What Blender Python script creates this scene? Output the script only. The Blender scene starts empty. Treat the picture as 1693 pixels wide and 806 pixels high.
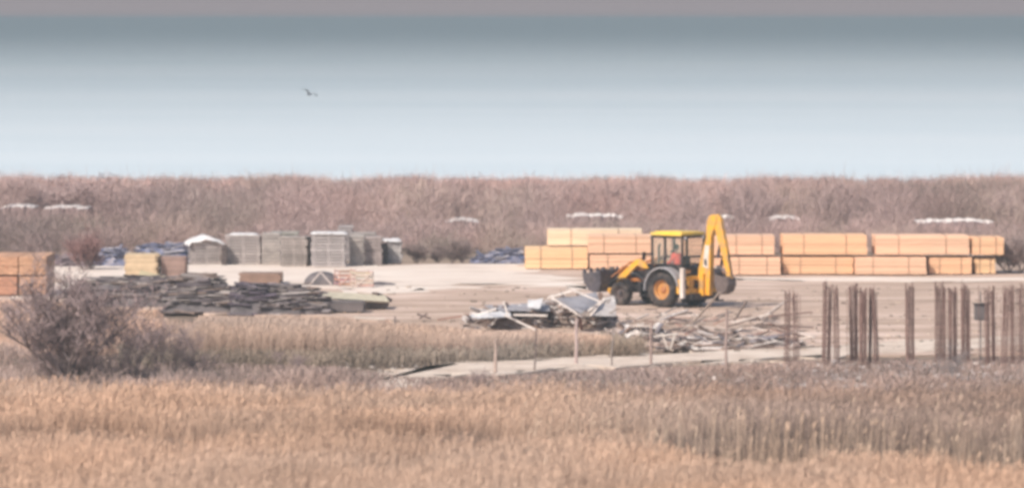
import bpy, math, random
import numpy as np
from mathutils import Matrix, Vector
R = math.radians
random.seed(7); rng = np.random.default_rng(7)
S = bpy.context.scene
COL = S.collection

# ---------------------------------------------------------------- camera
H = 11.1; F = 8600.0; HOR = 31.0; CX = 846.5
cam = bpy.data.cameras.new('camera'); camo = bpy.data.objects.new('camera', cam); COL.objects.link(camo)
cam.lens = 36 * F / 1693; cam.sensor_width = 36
cam.shift_y = -(403 - HOR) / 1693
cam.clip_start = 1; cam.clip_end = 200000
camo.location = (0, 0, H); camo.rotation_euler = (R(90), 0, 0)
cam.dof.use_dof = True; cam.dof.focus_distance = 205; cam.dof.aperture_fstop = 1.15
S.camera = camo

# ---------------------------------------------------------------- sun, sky, exposure
SUN_EL, SUN_AZ = 41, -140          # azimuth clockwise from +Y (into the picture): behind the camera's left shoulder
w = bpy.data.worlds.new('World'); S.world = w; w.use_nodes = True
nt = w.node_tree; nt.nodes.clear()
out = nt.nodes.new('ShaderNodeOutputWorld'); bg = nt.nodes.new('ShaderNodeBackground')
sky = nt.nodes.new('ShaderNodeTexSky'); sky.sky_type = 'NISHITA'; sky.sun_disc = False
sky.sun_elevation = R(SUN_EL); sky.sun_rotation = R(SUN_AZ)
sky.dust_density = 3.0; sky.air_density = 1.0; sky.ozone_density = 1.0
tc = nt.nodes.new('ShaderNodeTexCoord'); sep = nt.nodes.new('ShaderNodeSeparateXYZ')
ramp = nt.nodes.new('ShaderNodeMapRange'); ramp.inputs[1].default_value = -0.02; ramp.inputs[2].default_value = 0.30
ramp.interpolation_type = 'SMOOTHSTEP'
mx = nt.nodes.new('ShaderNodeMix'); mx.data_type = 'RGBA'
mx.inputs[6].default_value = (2.5, 2.3, 2.48, 1)        # low hazy cloud bank over the sea
ramp2 = nt.nodes.new('ShaderNodeValToRGB')
ramp2.color_ramp.elements[0].position = 0.5; ramp2.color_ramp.elements[0].color = (1, 1, 1, 1)
ramp2.color_ramp.elements[1].position = 0.5018; ramp2.color_ramp.elements[1].color = (0.74, 0.75, 0.73, 1)
ma = nt.nodes.new('ShaderNodeMath'); ma.operation = 'MULTIPLY_ADD'; ma.inputs[1].default_value = 0.5; ma.inputs[2].default_value = 0.5
mul = nt.nodes.new('ShaderNodeMix'); mul.data_type = 'RGBA'; mul.blend_type = 'MULTIPLY'; mul.inputs[0].default_value = 1
L = nt.links.new
L(tc.outputs['Generated'], sep.inputs[0]); L(sep.outputs['Z'], ramp.inputs[0]); L(ramp.outputs[0], mx.inputs[0])
L(sep.outputs['Z'], ma.inputs[0]); L(ma.outputs[0], ramp2.inputs[0])
mul.inputs[6].default_value = (2.5, 2.3, 2.48, 1); L(ramp2.outputs[0], mul.inputs[7]); L(mul.outputs[2], mx.inputs[6])
L(sky.outputs[0], mx.inputs[7]); L(mx.outputs[2], bg.inputs[0]); L(bg.outputs[0], out.inputs[0])
bg.inputs[1].default_value = 0.12
sl = bpy.data.lights.new('sun', 'SUN'); sl.energy = 3.6; sl.angle = R(0.6); sl.color = (1, 0.93, 0.83)
so = bpy.data.objects.new('sun', sl); COL.objects.link(so)
sd = Vector((math.sin(R(SUN_AZ)) * math.cos(R(SUN_EL)), math.cos(R(SUN_AZ)) * math.cos(R(SUN_EL)), math.sin(R(SUN_EL))))
so.rotation_euler = sd.to_track_quat('Z', 'Y').to_euler(); so.location = (0, 0, 60)
S.view_settings.view_transform = 'Standard'; S.view_settings.look = 'None'
S.view_settings.exposure = 0.42; S.view_settings.gamma = 1
S.cycles.use_denoising = True; S.cycles.max_bounces = 6; S.cycles.volume_bounces = 1
S.cycles.filter_width = 3.6
HAZE = 0.00115

# ---------------------------------------------------------------- helpers
def at(px, py, z=0.0):
    """ground point (at height z) seen at pixel px, py of the photograph"""
    d = F * (H - z) / (py - HOR)
    return Vector(((px - CX) / F * d, d, z))
def ppm(py): return (py - HOR) / H

def tag(o, label=None, cat=None, group=None, kind=None):
    if label: o['label'] = label
    if cat: o['category'] = cat
    if group: o['group'] = group
    if kind: o['kind'] = kind
    return o
def empty(name, loc=(0, 0, 0), rz=0, label=None, cat=None, group=None):
    o = bpy.data.objects.new(name, None); COL.objects.link(o)
    o.location = loc; o.rotation_euler = (0, 0, rz); o.empty_display_size = 0.2
    return tag(o, label, cat, group)

def mat(name, rgb, rough=0.8, var=0.25, scale=3.0, metal=0.0, bump=0.0, dust=None, dust_amt=0.5, dscale=1.5,
        attr=False, rgb2=None, stretch=(1, 1, 1), spec=0.3, world=False, trans=0.0):
    m = bpy.data.materials.new(name); m.use_nodes = True
    n = m.node_tree.nodes; l = m.node_tree.links.new
    b = n['Principled BSDF']; b.inputs['Roughness'].default_value = rough; b.inputs['Metallic'].default_value = metal
    b.inputs['Specular IOR Level'].default_value = spec
    t = n.new('ShaderNodeTexCoord'); mp = n.new('ShaderNodeMapping'); mp.inputs['Scale'].default_value = stretch
    if world:
        g = n.new('ShaderNodeNewGeometry'); l(g.outputs['Position'], mp.inputs[0])
    else: l(t.outputs['Object'], mp.inputs[0])
    no = n.new('ShaderNodeTexNoise'); no.inputs['Scale'].default_value = scale; no.inputs['Detail'].default_value = 6
    l(mp.outputs[0], no.inputs['Vector'])
    cr = n.new('ShaderNodeMapRange'); cr.inputs[1].default_value = 0.3; cr.inputs[2].default_value = 0.7
    l(no.outputs[0], cr.inputs[0])
    mixc = n.new('ShaderNodeMix'); mixc.data_type = 'RGBA'
    lo = tuple(c * (1 - var) for c in rgb); hi = rgb2 if rgb2 else tuple(min(1, c * (1 + var)) for c in rgb)
    mixc.inputs[6].default_value = (*lo, 1); mixc.inputs[7].default_value = (*hi, 1)
    l(cr.outputs[0], mixc.inputs[0]); last = mixc.outputs[2]
    if attr:
        a = n.new('ShaderNodeVertexColor'); a.layer_name = 'Col'
        mm = n.new('ShaderNodeMix'); mm.data_type = 'RGBA'; mm.blend_type = 'MULTIPLY'; mm.inputs[0].default_value = 1
        l(last, mm.inputs[6]); l(a.outputs[0], mm.inputs[7]); last = mm.outputs[2]
    if dust:
        n2 = n.new('ShaderNodeTexNoise'); n2.inputs['Scale'].default_value = dscale; n2.inputs['Detail'].default_value = 8
        l(mp.outputs[0], n2.inputs['Vector'])
        r2 = n.new('ShaderNodeMapRange'); r2.inputs[1].default_value = 0.42; r2.inputs[2].default_value = 0.68; r2.inputs[4].default_value = dust_amt
        l(n2.outputs[0], r2.inputs[0])
        m2 = n.new('ShaderNodeMix'); m2.data_type = 'RGBA'; m2.inputs[7].default_value = (*dust, 1)
        l(r2.outputs[0], m2.inputs[0]); l(last, m2.inputs[6]); last = m2.outputs[2]
    l(last, b.inputs['Base Color'])
    if bump:
        bp = n.new('ShaderNodeBump'); bp.inputs['Strength'].default_value = bump; bp.inputs['Distance'].default_value = 0.05
        l(no.outputs[0], bp.inputs['Height']); l(bp.outputs[0], b.inputs['Normal'])
    return m

class MB:
    def __init__(s): s.v = []; s.f = []; s.c = []
    def poly(s, vs, fs, col=(1, 1, 1)):
        k = len(s.v); s.v += [tuple(v) for v in vs]
        for f in fs: s.f.append(tuple(i + k for i in f)); s.c.append(col)
    def box(s, c, size, M=None, col=(1, 1, 1)):
        hx, hy, hz = (a / 2 for a in size); vs = []
        for x, y, z in ((-1,-1,-1),(1,-1,-1),(1,1,-1),(-1,1,-1),(-1,-1,1),(1,-1,1),(1,1,1),(-1,1,1)):
            v = Vector((x*hx, y*hy, z*hz))
            if M is not None: v = M @ v
            vs.append(v + Vector(c))
        s.poly(vs, [(3,2,1,0),(4,5,6,7),(0,1,5,4),(1,2,6,5),(2,3,7,6),(3,0,4,7)], col)
    def tube(s, p0, p1, r0, r1=None, n=8, col=(1, 1, 1), cap=True):
        p0 = Vector(p0); p1 = Vector(p1); r1 = r0 if r1 is None else r1
        d = (p1 - p0)
        if d.length < 1e-6: return
        q = d.to_track_quat('Z', 'Y'); vs = []
        for p, r in ((p0, r0), (p1, r1)):
            for i in range(n):
                a = 2*math.pi*i/n; vs.append(p + q @ Vector((r*math.cos(a), r*math.sin(a), 0)))
        fs = [(i, (i+1) % n, n+(i+1) % n, n+i) for i in range(n)]
        if cap: fs += [tuple(range(n-1, -1, -1)), tuple(range(n, 2*n))]
        s.poly(vs, fs, col)
    def prism(s, pts, y0, y1, col=(1, 1, 1)):
        """polygon in x,z extruded along y"""
        n = len(pts); vs = [(x, y0, z) for x, z in pts] + [(x, y1, z) for x, z in pts]
        fs = [(i, (i+1) % n, n+(i+1) % n, n+i) for i in range(n)] + [tuple(range(n-1, -1, -1)), tuple(range(n, 2*n))]
        s.poly(vs, fs, col)
    def lathe(s, prof, c, n=28, col=(1, 1, 1)):
        """profile (y, r) turned about the y axis through c"""
        c = Vector(c); m = len(prof); vs = []
        for i in range(n):
            a = 2*math.pi*i/n
            for y, r in prof: vs.append(c + Vector((r*math.cos(a), y, r*math.sin(a))))
        fs = [(i*m+j, i*m+j+1, ((i+1) % n)*m+j+1, ((i+1) % n)*m+j) for i in range(n) for j in range(m-1)]
        s.poly(vs, fs, col)
    def build(s, name, m, parent=None, smooth=False, bevel=0.0, loc=None):
        me = bpy.data.meshes.new(name); me.from_pydata(s.v, [], s.f); me.validate()
        if len(me.polygons) == len(s.c):
            ca = me.color_attributes.new('Col', 'FLOAT_COLOR', 'CORNER')
            arr = np.ones((len(me.loops), 4), np.float32)
            tot = [len(f) for f in s.f]
            arr[:, :3] = np.repeat(np.array(s.c, np.float32), tot, axis=0); ca.data.foreach_set('color', arr.ravel())
        me.materials.append(m)
        import bmesh
        b = bmesh.new(); b.from_mesh(me); bmesh.ops.recalc_face_normals(b, faces=b.faces); b.to_mesh(me); b.free()
        if smooth: me.polygons.foreach_set('use_smooth', [True]*len(me.polygons))
        o = bpy.data.objects.new(name, me); COL.objects.link(o)
        if parent: o.parent = parent
        if loc is not None: o.location = loc
        if bevel:
            bv = o.modifiers.new('bevel', 'BEVEL'); bv.width = bevel; bv.segments = 2; bv.limit_method = 'ANGLE'
        return o

class QB:
    """many thin tapering strips, gathered as arrays"""
    def __init__(s): s.V = []; s.C = []
    def strips(s, p0, p1, w0, w1, col, side=None):
        n = len(p0); d = p1 - p0
        if side is None: side = rng.normal(size=(n, 3))
        sd_ = np.cross(d, side); sd_ /= (np.linalg.norm(sd_, axis=1, keepdims=True) + 1e-9)
        w0 = np.broadcast_to(np.asarray(w0, float).reshape(-1, 1), (n, 1)); w1 = np.broadcast_to(np.asarray(w1, float).reshape(-1, 1), (n, 1))
        v = np.stack([p0 - sd_*w0/2, p0 + sd_*w0/2, p1 + sd_*w1/2, p1 - sd_*w1/2], axis=1)
        s.V.append(v); s.C.append(np.broadcast_to(col, (n, 3)))
    def build(s, name, m, parent=None, loc=None):
        V = np.concatenate(s.V); C = np.concatenate(s.C); n = len(V)
        me = bpy.data.meshes.new(name); me.vertices.add(n*4); me.loops.add(n*4); me.polygons.add(n)
        me.vertices.foreach_set('co', V.reshape(-1).astype(np.float32))
        me.loops.foreach_set('vertex_index', np.arange(n*4, dtype=np.int32))
        me.polygons.foreach_set('loop_start', np.arange(0, n*4, 4, dtype=np.int32))
        me.polygons.foreach_set('loop_total', np.full(n, 4, dtype=np.int32))
        me.update(calc_edges=True)
        ca = me.color_attributes.new('Col', 'FLOAT_COLOR', 'POINT')
        arr = np.ones((n*4, 4), np.float32); arr[:, :3] = np.repeat(C, 4, axis=0); ca.data.foreach_set('color', arr.ravel())
        me.materials.append(m); o = bpy.data.objects.new(name, me); COL.objects.link(o)
        if parent: o.parent = parent
        if loc is not None: o.location = loc
        return o

def vnoise(x, y, seed=0):
    """smooth 2-D value noise 0..1 for arrays"""
    x = np.asarray(x, float); y = np.asarray(y, float)
    xi = np.floor(x).astype(int); yi = np.floor(y).astype(int); fx = x-xi; fy = y-yi
    fx = fx*fx*(3-2*fx); fy = fy*fy*(3-2*fy)
    def h(a, b): return (np.sin(a*127.1+b*311.7+seed*74.7)*43758.5453) % 1.0
    return (h(xi, yi)*(1-fx)+h(xi+1, yi)*fx)*(1-fy) + (h(xi, yi+1)*(1-fx)+h(xi+1, yi+1)*fx)*fy

# ---------------------------------------------------------------- materials
M = {}
M['plant'] = mat('dry_plant', (1, 1, 1), 0.9, 0.12, 8, attr=True, spec=0.1)
M['timber'] = mat('sawn_timber', (1, 1, 1), 0.75, 0.10, 2.0, attr=True, bump=0.2, stretch=(1, 6, 6))
M['oldwood'] = mat('weathered_wood', (1, 1, 1), 0.9, 0.22, 4, attr=True, bump=0.3)
M['strap'] = mat('strap_band', (0.30, 0.17, 0.12), 0.5)
M['bearer'] = mat('bearer_wood', (0.28, 0.19, 0.13), 0.9)
M['yellow'] = mat('machine_yellow', (0.80, 0.40, 0.035), 0.42, 0.08, 3, dust=(0.40, 0.27, 0.17), dust_amt=0.75, dscale=3.2, spec=0.4)
M['roofyellow'] = mat('roof_yellow', (0.86, 0.58, 0.07), 0.4, 0.06, 3, dust=(0.5, 0.4, 0.25), dust_amt=0.3, dscale=2.2, spec=0.5)
M['rim'] = mat('rim_orange', (0.60, 0.27, 0.06), 0.6, 0.2, 6, dust=(0.36, 0.25, 0.17), dust_amt=0.9, dscale=6)
M['darkrim'] = mat('muddy_rim', (0.13, 0.10, 0.095), 0.8, 0.35, 6)
M['hood'] = mat('hood_dusty_shaded', (0.46, 0.17, 0.05), 0.6, 0.2, 3, dust=(0.30, 0.2, 0.15), dust_amt=0.6, dscale=2.5)  # dusty yellow hood with its shadow painted in as a brown base
M['black'] = mat('black_paint', (0.022, 0.02, 0.024), 0.5, 0.3, 4, dust=(0.16, 0.12, 0.1), dust_amt=0.4)
M['tyre'] = mat('tyre_rubber', (0.03, 0.026, 0.028), 0.9, 0.3, 6, dust=(0.2, 0.15, 0.12), dust_amt=0.55, dscale=3)
M['steel'] = mat('worn_steel', (0.095, 0.085, 0.10), 0.5, 0.35, 5, metal=0.3, dust=(0.22, 0.17, 0.14), dust_amt=0.4)
M['grey'] = mat('grey_fender', (0.34, 0.33, 0.35), 0.5, 0.15, 4, dust=(0.35, 0.27, 0.22), dust_amt=0.5)
M['white'] = mat('dull_white', (0.68, 0.62, 0.58), 0.6, 0.12, 5, dust=(0.4, 0.3, 0.25), dust_amt=0.5)
M['chrome'] = mat('ram_rod', (0.6, 0.6, 0.6), 0.25, 0.1, 5, metal=0.9)
M['rust'] = mat('rusty_steel', (0.18, 0.10, 0.09), 0.9, 0.35, 5, rgb2=(0.30, 0.19, 0.165))
M['glassy'] = None
g = bpy.data.materials.new('cab_glass'); g.use_nodes = True; b = g.node_tree.nodes['Principled BSDF']
gn = g.node_tree; nn = gn.nodes.new('ShaderNodeTexNoise'); nn.inputs['Scale'].default_value = 2.5
mr = gn.nodes.new('ShaderNodeMapRange'); mr.inputs[3].default_value = 0.05; mr.inputs[4].default_value = 0.22; gn.links.new(nn.outputs[0], mr.inputs[0])
gn.links.new(mr.outputs[0], b.inputs['Alpha'])
b.inputs['Base Color'].default_value = (0.30, 0.38, 0.36, 1); b.inputs['Roughness'].default_value = 0.12
M['glass'] = g
M['red'] = mat('red_jacket', (0.95, 0.10, 0.06), 0.8, 0.05, 8)
M['skin'] = mat('skin', (0.42, 0.23, 0.16), 0.6, 0.05)
M['trouser'] = mat('dark_trousers', (0.04, 0.045, 0.06), 0.9, 0.1)
M['hair'] = mat('dark_hair', (0.025, 0.018, 0.015), 0.8, 0.1)
M['blue'] = mat('blue_tarp', (0.12, 0.14, 0.24), 0.6, 0.35, 4, dust=(0.36, 0.32, 0.34), dust_amt=0.85, dscale=3)
M['palefilm'] = mat('pale_film', (0.74, 0.71, 0.70), 0.5, 0.12, 4)
M['darkfilm'] = mat('dark_sheeting', (0.11, 0.095, 0.10), 0.6, 0.35, 3, dust=(0.2, 0.17, 0.17), dust_amt=0.6, dscale=2)
M['greysheet'] = mat('grey_sheet', (0.36, 0.34, 0.36), 0.55, 0.2, 3, dust=(0.3, 0.24, 0.2), dust_amt=0.4)
M['mauve'] = mat('faded_sheeting', (0.17, 0.12, 0.14), 0.8, 0.25, 3, dust=(0.25, 0.2, 0.19), dust_amt=0.5)
M['bark'] = mat('bark', (0.21, 0.165, 0.16), 0.95, 0.2, 6)
M['gull'] = mat('feathers', (0.12, 0.115, 0.12), 0.8, 0.2, 8)
M['concrete'] = mat('rough_rubbish', (0.38, 0.295, 0.26), 0.9, 0.45, 5, bump=0.3)

# ground: earth with patchy colours of its own
def ground_mat():
    m = bpy.data.materials.new('ground_earth'); m.use_nodes = True
    n = m.node_tree.nodes; l = m.node_tree.links.new; b = n['Principled BSDF']
    b.inputs['Roughness'].default_value = 0.95; b.inputs['Specular IOR Level'].default_value = 0.1
    g = n.new('ShaderNodeNewGeometry')
    n1 = n.new('ShaderNodeTexNoise'); n1.inputs['Scale'].default_value = 0.12; n1.inputs['Detail'].default_value = 9; n1.inputs['Roughness'].default_value = 0.65
    l(g.outputs['Position'], n1.inputs['Vector'])
    r = n.new('ShaderNodeValToRGB'); e = r.color_ramp.elements
    e[0].position = 0.34; e[0].color = (0.17, 0.125, 0.10, 1); e[1].position = 0.66; e[1].color = (0.40, 0.30, 0.23, 1)
    x = e.new(0.5); x.color = (0.27, 0.205, 0.16, 1)
    l(n1.outputs[0], r.inputs[0]); l(r.outputs[0], b.inputs['Base Color'])
    n2 = n.new('ShaderNodeTexNoise'); n2.inputs['Scale'].default_value = 3; n2.inputs['Detail'].default_value = 6; l(g.outputs['Position'], n2.inputs['Vector'])
    bp = n.new('ShaderNodeBump'); bp.inputs['Distance'].default_value = 0.25; bp.inputs['Strength'].default_value = 0.6
    l(n2.outputs[0], bp.inputs['Height']); l(bp.outputs[0], b.inputs['Normal'])
    return m
M['ground'] = ground_mat()

def sheet_mat(name, stops, s1=0.25, s2=2.0, bump=0.3, stretch=(1, 1, 1), attr=False):
    m = bpy.data.materials.new(name); m.use_nodes = True
    n = m.node_tree.nodes; l = m.node_tree.links.new; b = n['Principled BSDF']
    b.inputs['Roughness'].default_value = 0.95; b.inputs['Specular IOR Level'].default_value = 0.1
    g = n.new('ShaderNodeNewGeometry'); mp = n.new('ShaderNodeMapping'); mp.inputs['Scale'].default_value = stretch
    l(g.outputs['Position'], mp.inputs[0])
    n1 = n.new('ShaderNodeTexNoise'); n1.inputs['Scale'].default_value = s1; n1.inputs['Detail'].default_value = 10; n1.inputs['Roughness'].default_value = 0.68
    n1.inputs['Distortion'].default_value = 0.6
    l(mp.outputs[0], n1.inputs['Vector'])
    r = n.new('ShaderNodeValToRGB'); e = r.color_ramp.elements
    e[0].position = stops[0][0]; e[0].color = (*stops[0][1], 1); e[1].position = stops[-1][0]; e[1].color = (*stops[-1][1], 1)
    for p, c in stops[1:-1]: x = e.new(p); x.color = (*c, 1)
    l(n1.outputs[0], r.inputs[0])
    if attr:
        a = n.new('ShaderNodeVertexColor'); a.layer_name = 'Col'; mm = n.new('ShaderNodeMix'); mm.data_type = 'RGBA'; mm.blend_type = 'MULTIPLY'; mm.inputs[0].default_value = 1
        l(r.outputs[0], mm.inputs[6]); l(a.outputs[0], mm.inputs[7]); l(mm.outputs[2], b.inputs['Base Color'])
    else: l(r.outputs[0], b.inputs['Base Color'])
    if bump:
        n2 = n.new('ShaderNodeTexNoise'); n2.inputs['Scale'].default_value = s2; n2.inputs['Detail'].default_value = 6; l(g.outputs['Position'], n2.inputs['Vector'])
        bp = n.new('ShaderNodeBump'); bp.inputs['Distance'].default_value = 0.12; bp.inputs['Strength'].default_value = bump
        l(n2.outputs[0], bp.inputs['Height']); l(bp.outputs[0], b.inputs['Normal'])
    return m
M['yard'] = sheet_mat('yard_sand', [(0.34, (0.30, 0.215, 0.165)), (0.44, (0.44, 0.325, 0.255)), (0.54, (0.55, 0.405, 0.33)), (0.66, (0.72, 0.57, 0.49))], 0.5, 2.5, stretch=(0.3, 1, 1))
M['pale'] = sheet_mat('pale_rubble', [(0.30, (0.52, 0.42, 0.35)), (0.46, (0.74, 0.62, 0.54)), (0.7, (0.84, 0.76, 0.68))], 0.6, 3, stretch=(0.4, 1, 1))
M['track'] = sheet_mat('track_dust', [(0.30, (0.44, 0.34, 0.27)), (0.5, (0.62, 0.51, 0.43)), (0.7, (0.74, 0.64, 0.55))], 0.6, 3)
M['sea'] = sheet_mat('sea_water', [(0.30, (0.60, 0.69, 0.745)), (0.5, (0.675, 0.755, 0.80)), (0.7, (0.745, 0.80, 0.835))], 0.006, 1, bump=0, stretch=(0.35, 1, 1))
M['bank'] = sheet_mat('sand_bank_pale', [(0.3, (0.66, 0.58, 0.54)), (0.7, (0.86, 0.80, 0.76))], 1, 3, attr=True)

# ---------------------------------------------------------------- setting
SHORE = 343.0
def ground():
    xs = np.unique(np.concatenate([np.linspace(-60000, -200, 14), np.arange(-200, 201, 4.0), np.linspace(200, 60000, 14)]))
    ys = np.unique(np.concatenate([np.linspace(-60000, -100, 10), np.arange(-100, 90, 20.0), np.arange(90, 360, 1.8), np.array([362, 380, 420, 700, 2000, 10000, 60000])]))
    X, Y = np.meshgrid(xs, ys, indexing='ij')
    shore = SHORE + 5*np.sin(X/23) + 4*vnoise(X/9, X*0, 3)
    Z = -0.25 + 0.20*vnoise(X/3.1, Y/3.1, 5) + 0.10*vnoise(X/1.1, Y/1.1, 9) - 0.0
    Z = np.where(Y > shore, -0.3 - np.minimum((Y-shore)*0.08, 3.0), Z)
    flat = (Y < 60) | (np.abs(X) > 180); Z = np.where(flat & (Y <= SHORE+12), -0.1, Z)
    V = np.stack([X, Y, Z], -1).reshape(-1, 3); ni, nj = len(xs), len(ys)
    fs = [(i*nj+j, (i+1)*nj+j, (i+1)*nj+j+1, i*nj+j+1) for i in range(ni-1) for j in range(nj-1)]
    me = bpy.data.meshes.new('ground'); me.from_pydata(V.tolist(), [], fs)
    me.polygons.foreach_set('use_smooth', [True]*len(me.polygons)); me.materials.append(M['ground'])
    o = bpy.data.objects.new('ground', me); COL.objects.link(o); o['kind'] = 'structure'
ground()

def flat_poly(name, pts_px, z, m, jit=6, n_sub=8, jx=1.0, conv=True):
    """closed outline given on the ground, edges roughened"""
    pts = [at(x, y) if conv else Vector((x, y, 0)) for x, y in pts_px]; o_ = []
    r = random.Random(len(pts_px)*13 + int(pts[0].x*10))
    for i, p in enumerate(pts):
        q = pts[(i+1) % len(pts)]
        for k in range(n_sub):
            t = k/n_sub; v = p.lerp(q, t); o_.append((v.x + r.uniform(-1, 1)*jit*0.2*jx, v.y + r.uniform(-1, 1)*jit*0.25, 0))
    b = MB(); n = len(o_)
    b.poly([(x, y, z) for x, y, _ in o_] + [(x, y, z-0.5) for x, y, _ in o_], [tuple(range(n))] + [(i, (i+1) % n, n+(i+1) % n, n+i) for i in range(n)])
    o = b.build(name, m)
    import bmesh
    bm = bmesh.new(); bm.from_mesh(o.data); bmesh.ops.triangulate(bm, faces=[f for f in bm.faces if len(f.verts) > 4]); bm.to_mesh(o.data); bm.free()
    o['kind'] = 'structure'; return o
flat_poly('yard', [(-400, 436), (2300, 436), (2300, 585), (1330, 584), (1180, 580), (1000, 572), (760, 545), (560, 524), (330, 516), (150, 500), (-400, 498)], 0.02, M['yard'], 6)
flat_poly('pale_ground', [(60, 437), (500, 437), (900, 438), (900, 456), (1010, 470), (930, 478), (760, 470), (640, 484), (560, 478), (330, 474), (200, 482), (60, 498)], 0.026, M['pale'], 8)
flat_poly('pale_strip', [(1180, 459), (1500, 459), (2200, 461), (2200, 466), (1693, 465), (1450, 466), (1180, 463)], 0.030, M['pale'], 2, jx=4)
flat_poly('track', [(560, 640), (640, 620), (680, 606), (830, 600), (1000, 590), (1180, 580), (1330, 573), (1600, 562), (2100, 545), (2100, 556), (1620, 574), (1340, 590), (1210, 598), (1000, 606), (840, 614), (760, 622), (660, 650)], 0.034, M['track'], 6)

def sea():
    b = MB(); X = 60000
    b.poly([(-X, 330, -0.31), (X, 330, -0.31), (X, 60000, -0.31), (-X, 60000, -0.31)], [(0, 1, 2, 3)])
    o = b.build('sea', M['sea']); o['kind'] = 'structure'
sea()

# low pale sand banks in the scrub (left edge px, right edge px, photo row of the crest)
BANKS = [(2, 58, 338), (72, 146, 339), (735, 792, 361), (936, 1030, 353), (1168, 1215, 356), (1272, 1322, 357), (1515, 1642, 362)]
DB = 268.0
for i, (x0, x1, yc) in enumerate(BANKS):
    zc = H - (yc - HOR) * DB / F
    xa, xb = (x0-CX)/F*DB, (x1-CX)/F*DB; n = 26; vs = []; fs = []; r = random.Random(i)
    for k in range(n+1):
        t = k/n; x = xa + (xb-xa)*t; h = zc - 0.12*abs(2*t-1)**3 + r.uniform(-0.08, 0.03); d = 2.6
        for j, (yy, hh) in enumerate(((-3.2, -0.3), (-0.35, h-0.06-0.05*r.random()), (0.3, h), (2.6, h*0.96), (6, -0.3))): vs.append((x, DB+yy+r.uniform(-.15, .15), hh))
    fs = [(k*5+j, (k+1)*5+j, (k+1)*5+j+1, k*5+j+1) for k in range(n) for j in range(4)] + [tuple(range(5)), tuple(n*5+j for j in (4, 3, 2, 1, 0))]
    b = MB(); b.poly(vs, fs)
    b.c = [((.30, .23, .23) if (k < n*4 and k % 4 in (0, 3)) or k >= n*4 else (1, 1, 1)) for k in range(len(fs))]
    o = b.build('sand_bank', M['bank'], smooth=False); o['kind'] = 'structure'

# haze
hz = MB(); hz.box((0, 0, 0), (1, 1, 1)); hm = bpy.data.materials.new('haze_air'); hm.use_nodes = True
hn = hm.node_tree; hn.nodes.clear(); ho = hn.nodes.new('ShaderNodeOutputMaterial'); pv = hn.nodes.new('ShaderNodeVolumePrincipled')
pv.inputs['Color'].default_value = (0.230, 0.275, 0.299, 1); pv.inputs['Density'].default_value = HAZE; pv.inputs['Anisotropy'].default_value = 0.0
hn.links.new(pv.outputs[0], ho.inputs['Volume'])
ho_ = hz.build('haze', hm); ho_.scale = (130000, 130000, 16.0); ho_.location = (0, 0, 11.55 - 8.0); ho_['kind'] = 'stuff'

# ---------------------------------------------------------------- vegetation
def hx(x, d): return (x - CX)/F*d
def reeds(name, label, n, dfun, xr, hfun, cfun, wstem=0.012, plume=0.05, lean=0.06, leaves=2, cap=None):
    """reed bed: stems, leaves and feathery plumes"""
    px = rng.uniform(xr[0], xr[1], n); u = rng.random(n)
    d0, d1 = dfun(px); d = d0 + (d1-d0)*u
    X = (px-CX)/F*d; Y = d
    cl = vnoise(X*1.3, Y*1.3, 11)*0.5 + vnoise(X*0.35, Y*0.35, 12)*0.5
    keep = rng.random(n) < np.clip(cl*2.3-0.25, 0.12, 1); px, d, X, Y, cl = px[keep], d[keep], X[keep], Y[keep], cl[keep]; n = len(px)
    h = hfun(px, d) * (0.60 + 0.42*rng.random(n)**0.8 + 0.12*(cl-0.5)*2)
    if cap is not None: h = np.minimum(h, (H-(np.interp(px, cap[0], cap[1])-HOR)*d/F)*(0.82+0.18*rng.random(n)))
    h = np.maximum(h, 0.06)
    base = np.stack([X, Y, np.full(n, -0.12)], 1)
    wind = np.array([0.04, 0.01, 0]); ln = rng.normal(size=(n, 3))*lean + wind; ln[:, 2] = 0
    mid = base + ln*0.35*h[:, None] + np.array([0, 0, 1])*(h*0.55)[:, None]
    top = base + ln*h[:, None] + np.array([0, 0, 1])*h[:, None]
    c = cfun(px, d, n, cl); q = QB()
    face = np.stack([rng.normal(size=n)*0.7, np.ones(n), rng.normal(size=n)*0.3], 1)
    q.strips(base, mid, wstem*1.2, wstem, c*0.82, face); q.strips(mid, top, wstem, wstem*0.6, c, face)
    for k in range(leaves):
        t = rng.random((n, 1))*0.75+0.1; p = base + (top-base)*t
        a = rng.uniform(0, 2*np.pi, n); L_ = rng.uniform(0.18, 0.5, n)*np.minimum(h, 1.2)
        q_ = p + np.stack([np.cos(a)*L_*0.28, np.sin(a)*L_*0.28, L_*rng.uniform(0.4, 1.0, n)], 1)
        q.strips(p, q_, wstem*1.7, wstem*0.4, c*rng.uniform(0.75, 1.12, (n, 1)))
    if plume:
        k = rng.random(n) < 0.3; m = k.sum()
        pl = rng.uniform(0.14, 0.26, m)*min(1, 0.4+plume*10); dirn = np.stack([0.16+rng.normal(size=m)*0.22, rng.normal(size=m)*0.3, np.ones(m)], 1)
        t1 = top[k]; t2 = t1 + dirn*pl[:, None]*0.5; t3 = t2 + (dirn + np.array([0.25, 0, -0.3]))*pl[:, None]*0.45
        cc = c[k]*np.array([1.14, 1.12, 1.10])
        q.strips(t1, t2, plume*0.35, plume, cc, face[k]); q.strips(t2, t3, plume, plume*0.2, cc, face[k])
    o = q.build(name, M['plant']); tag(o, label, kind='stuff'); return o

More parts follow.
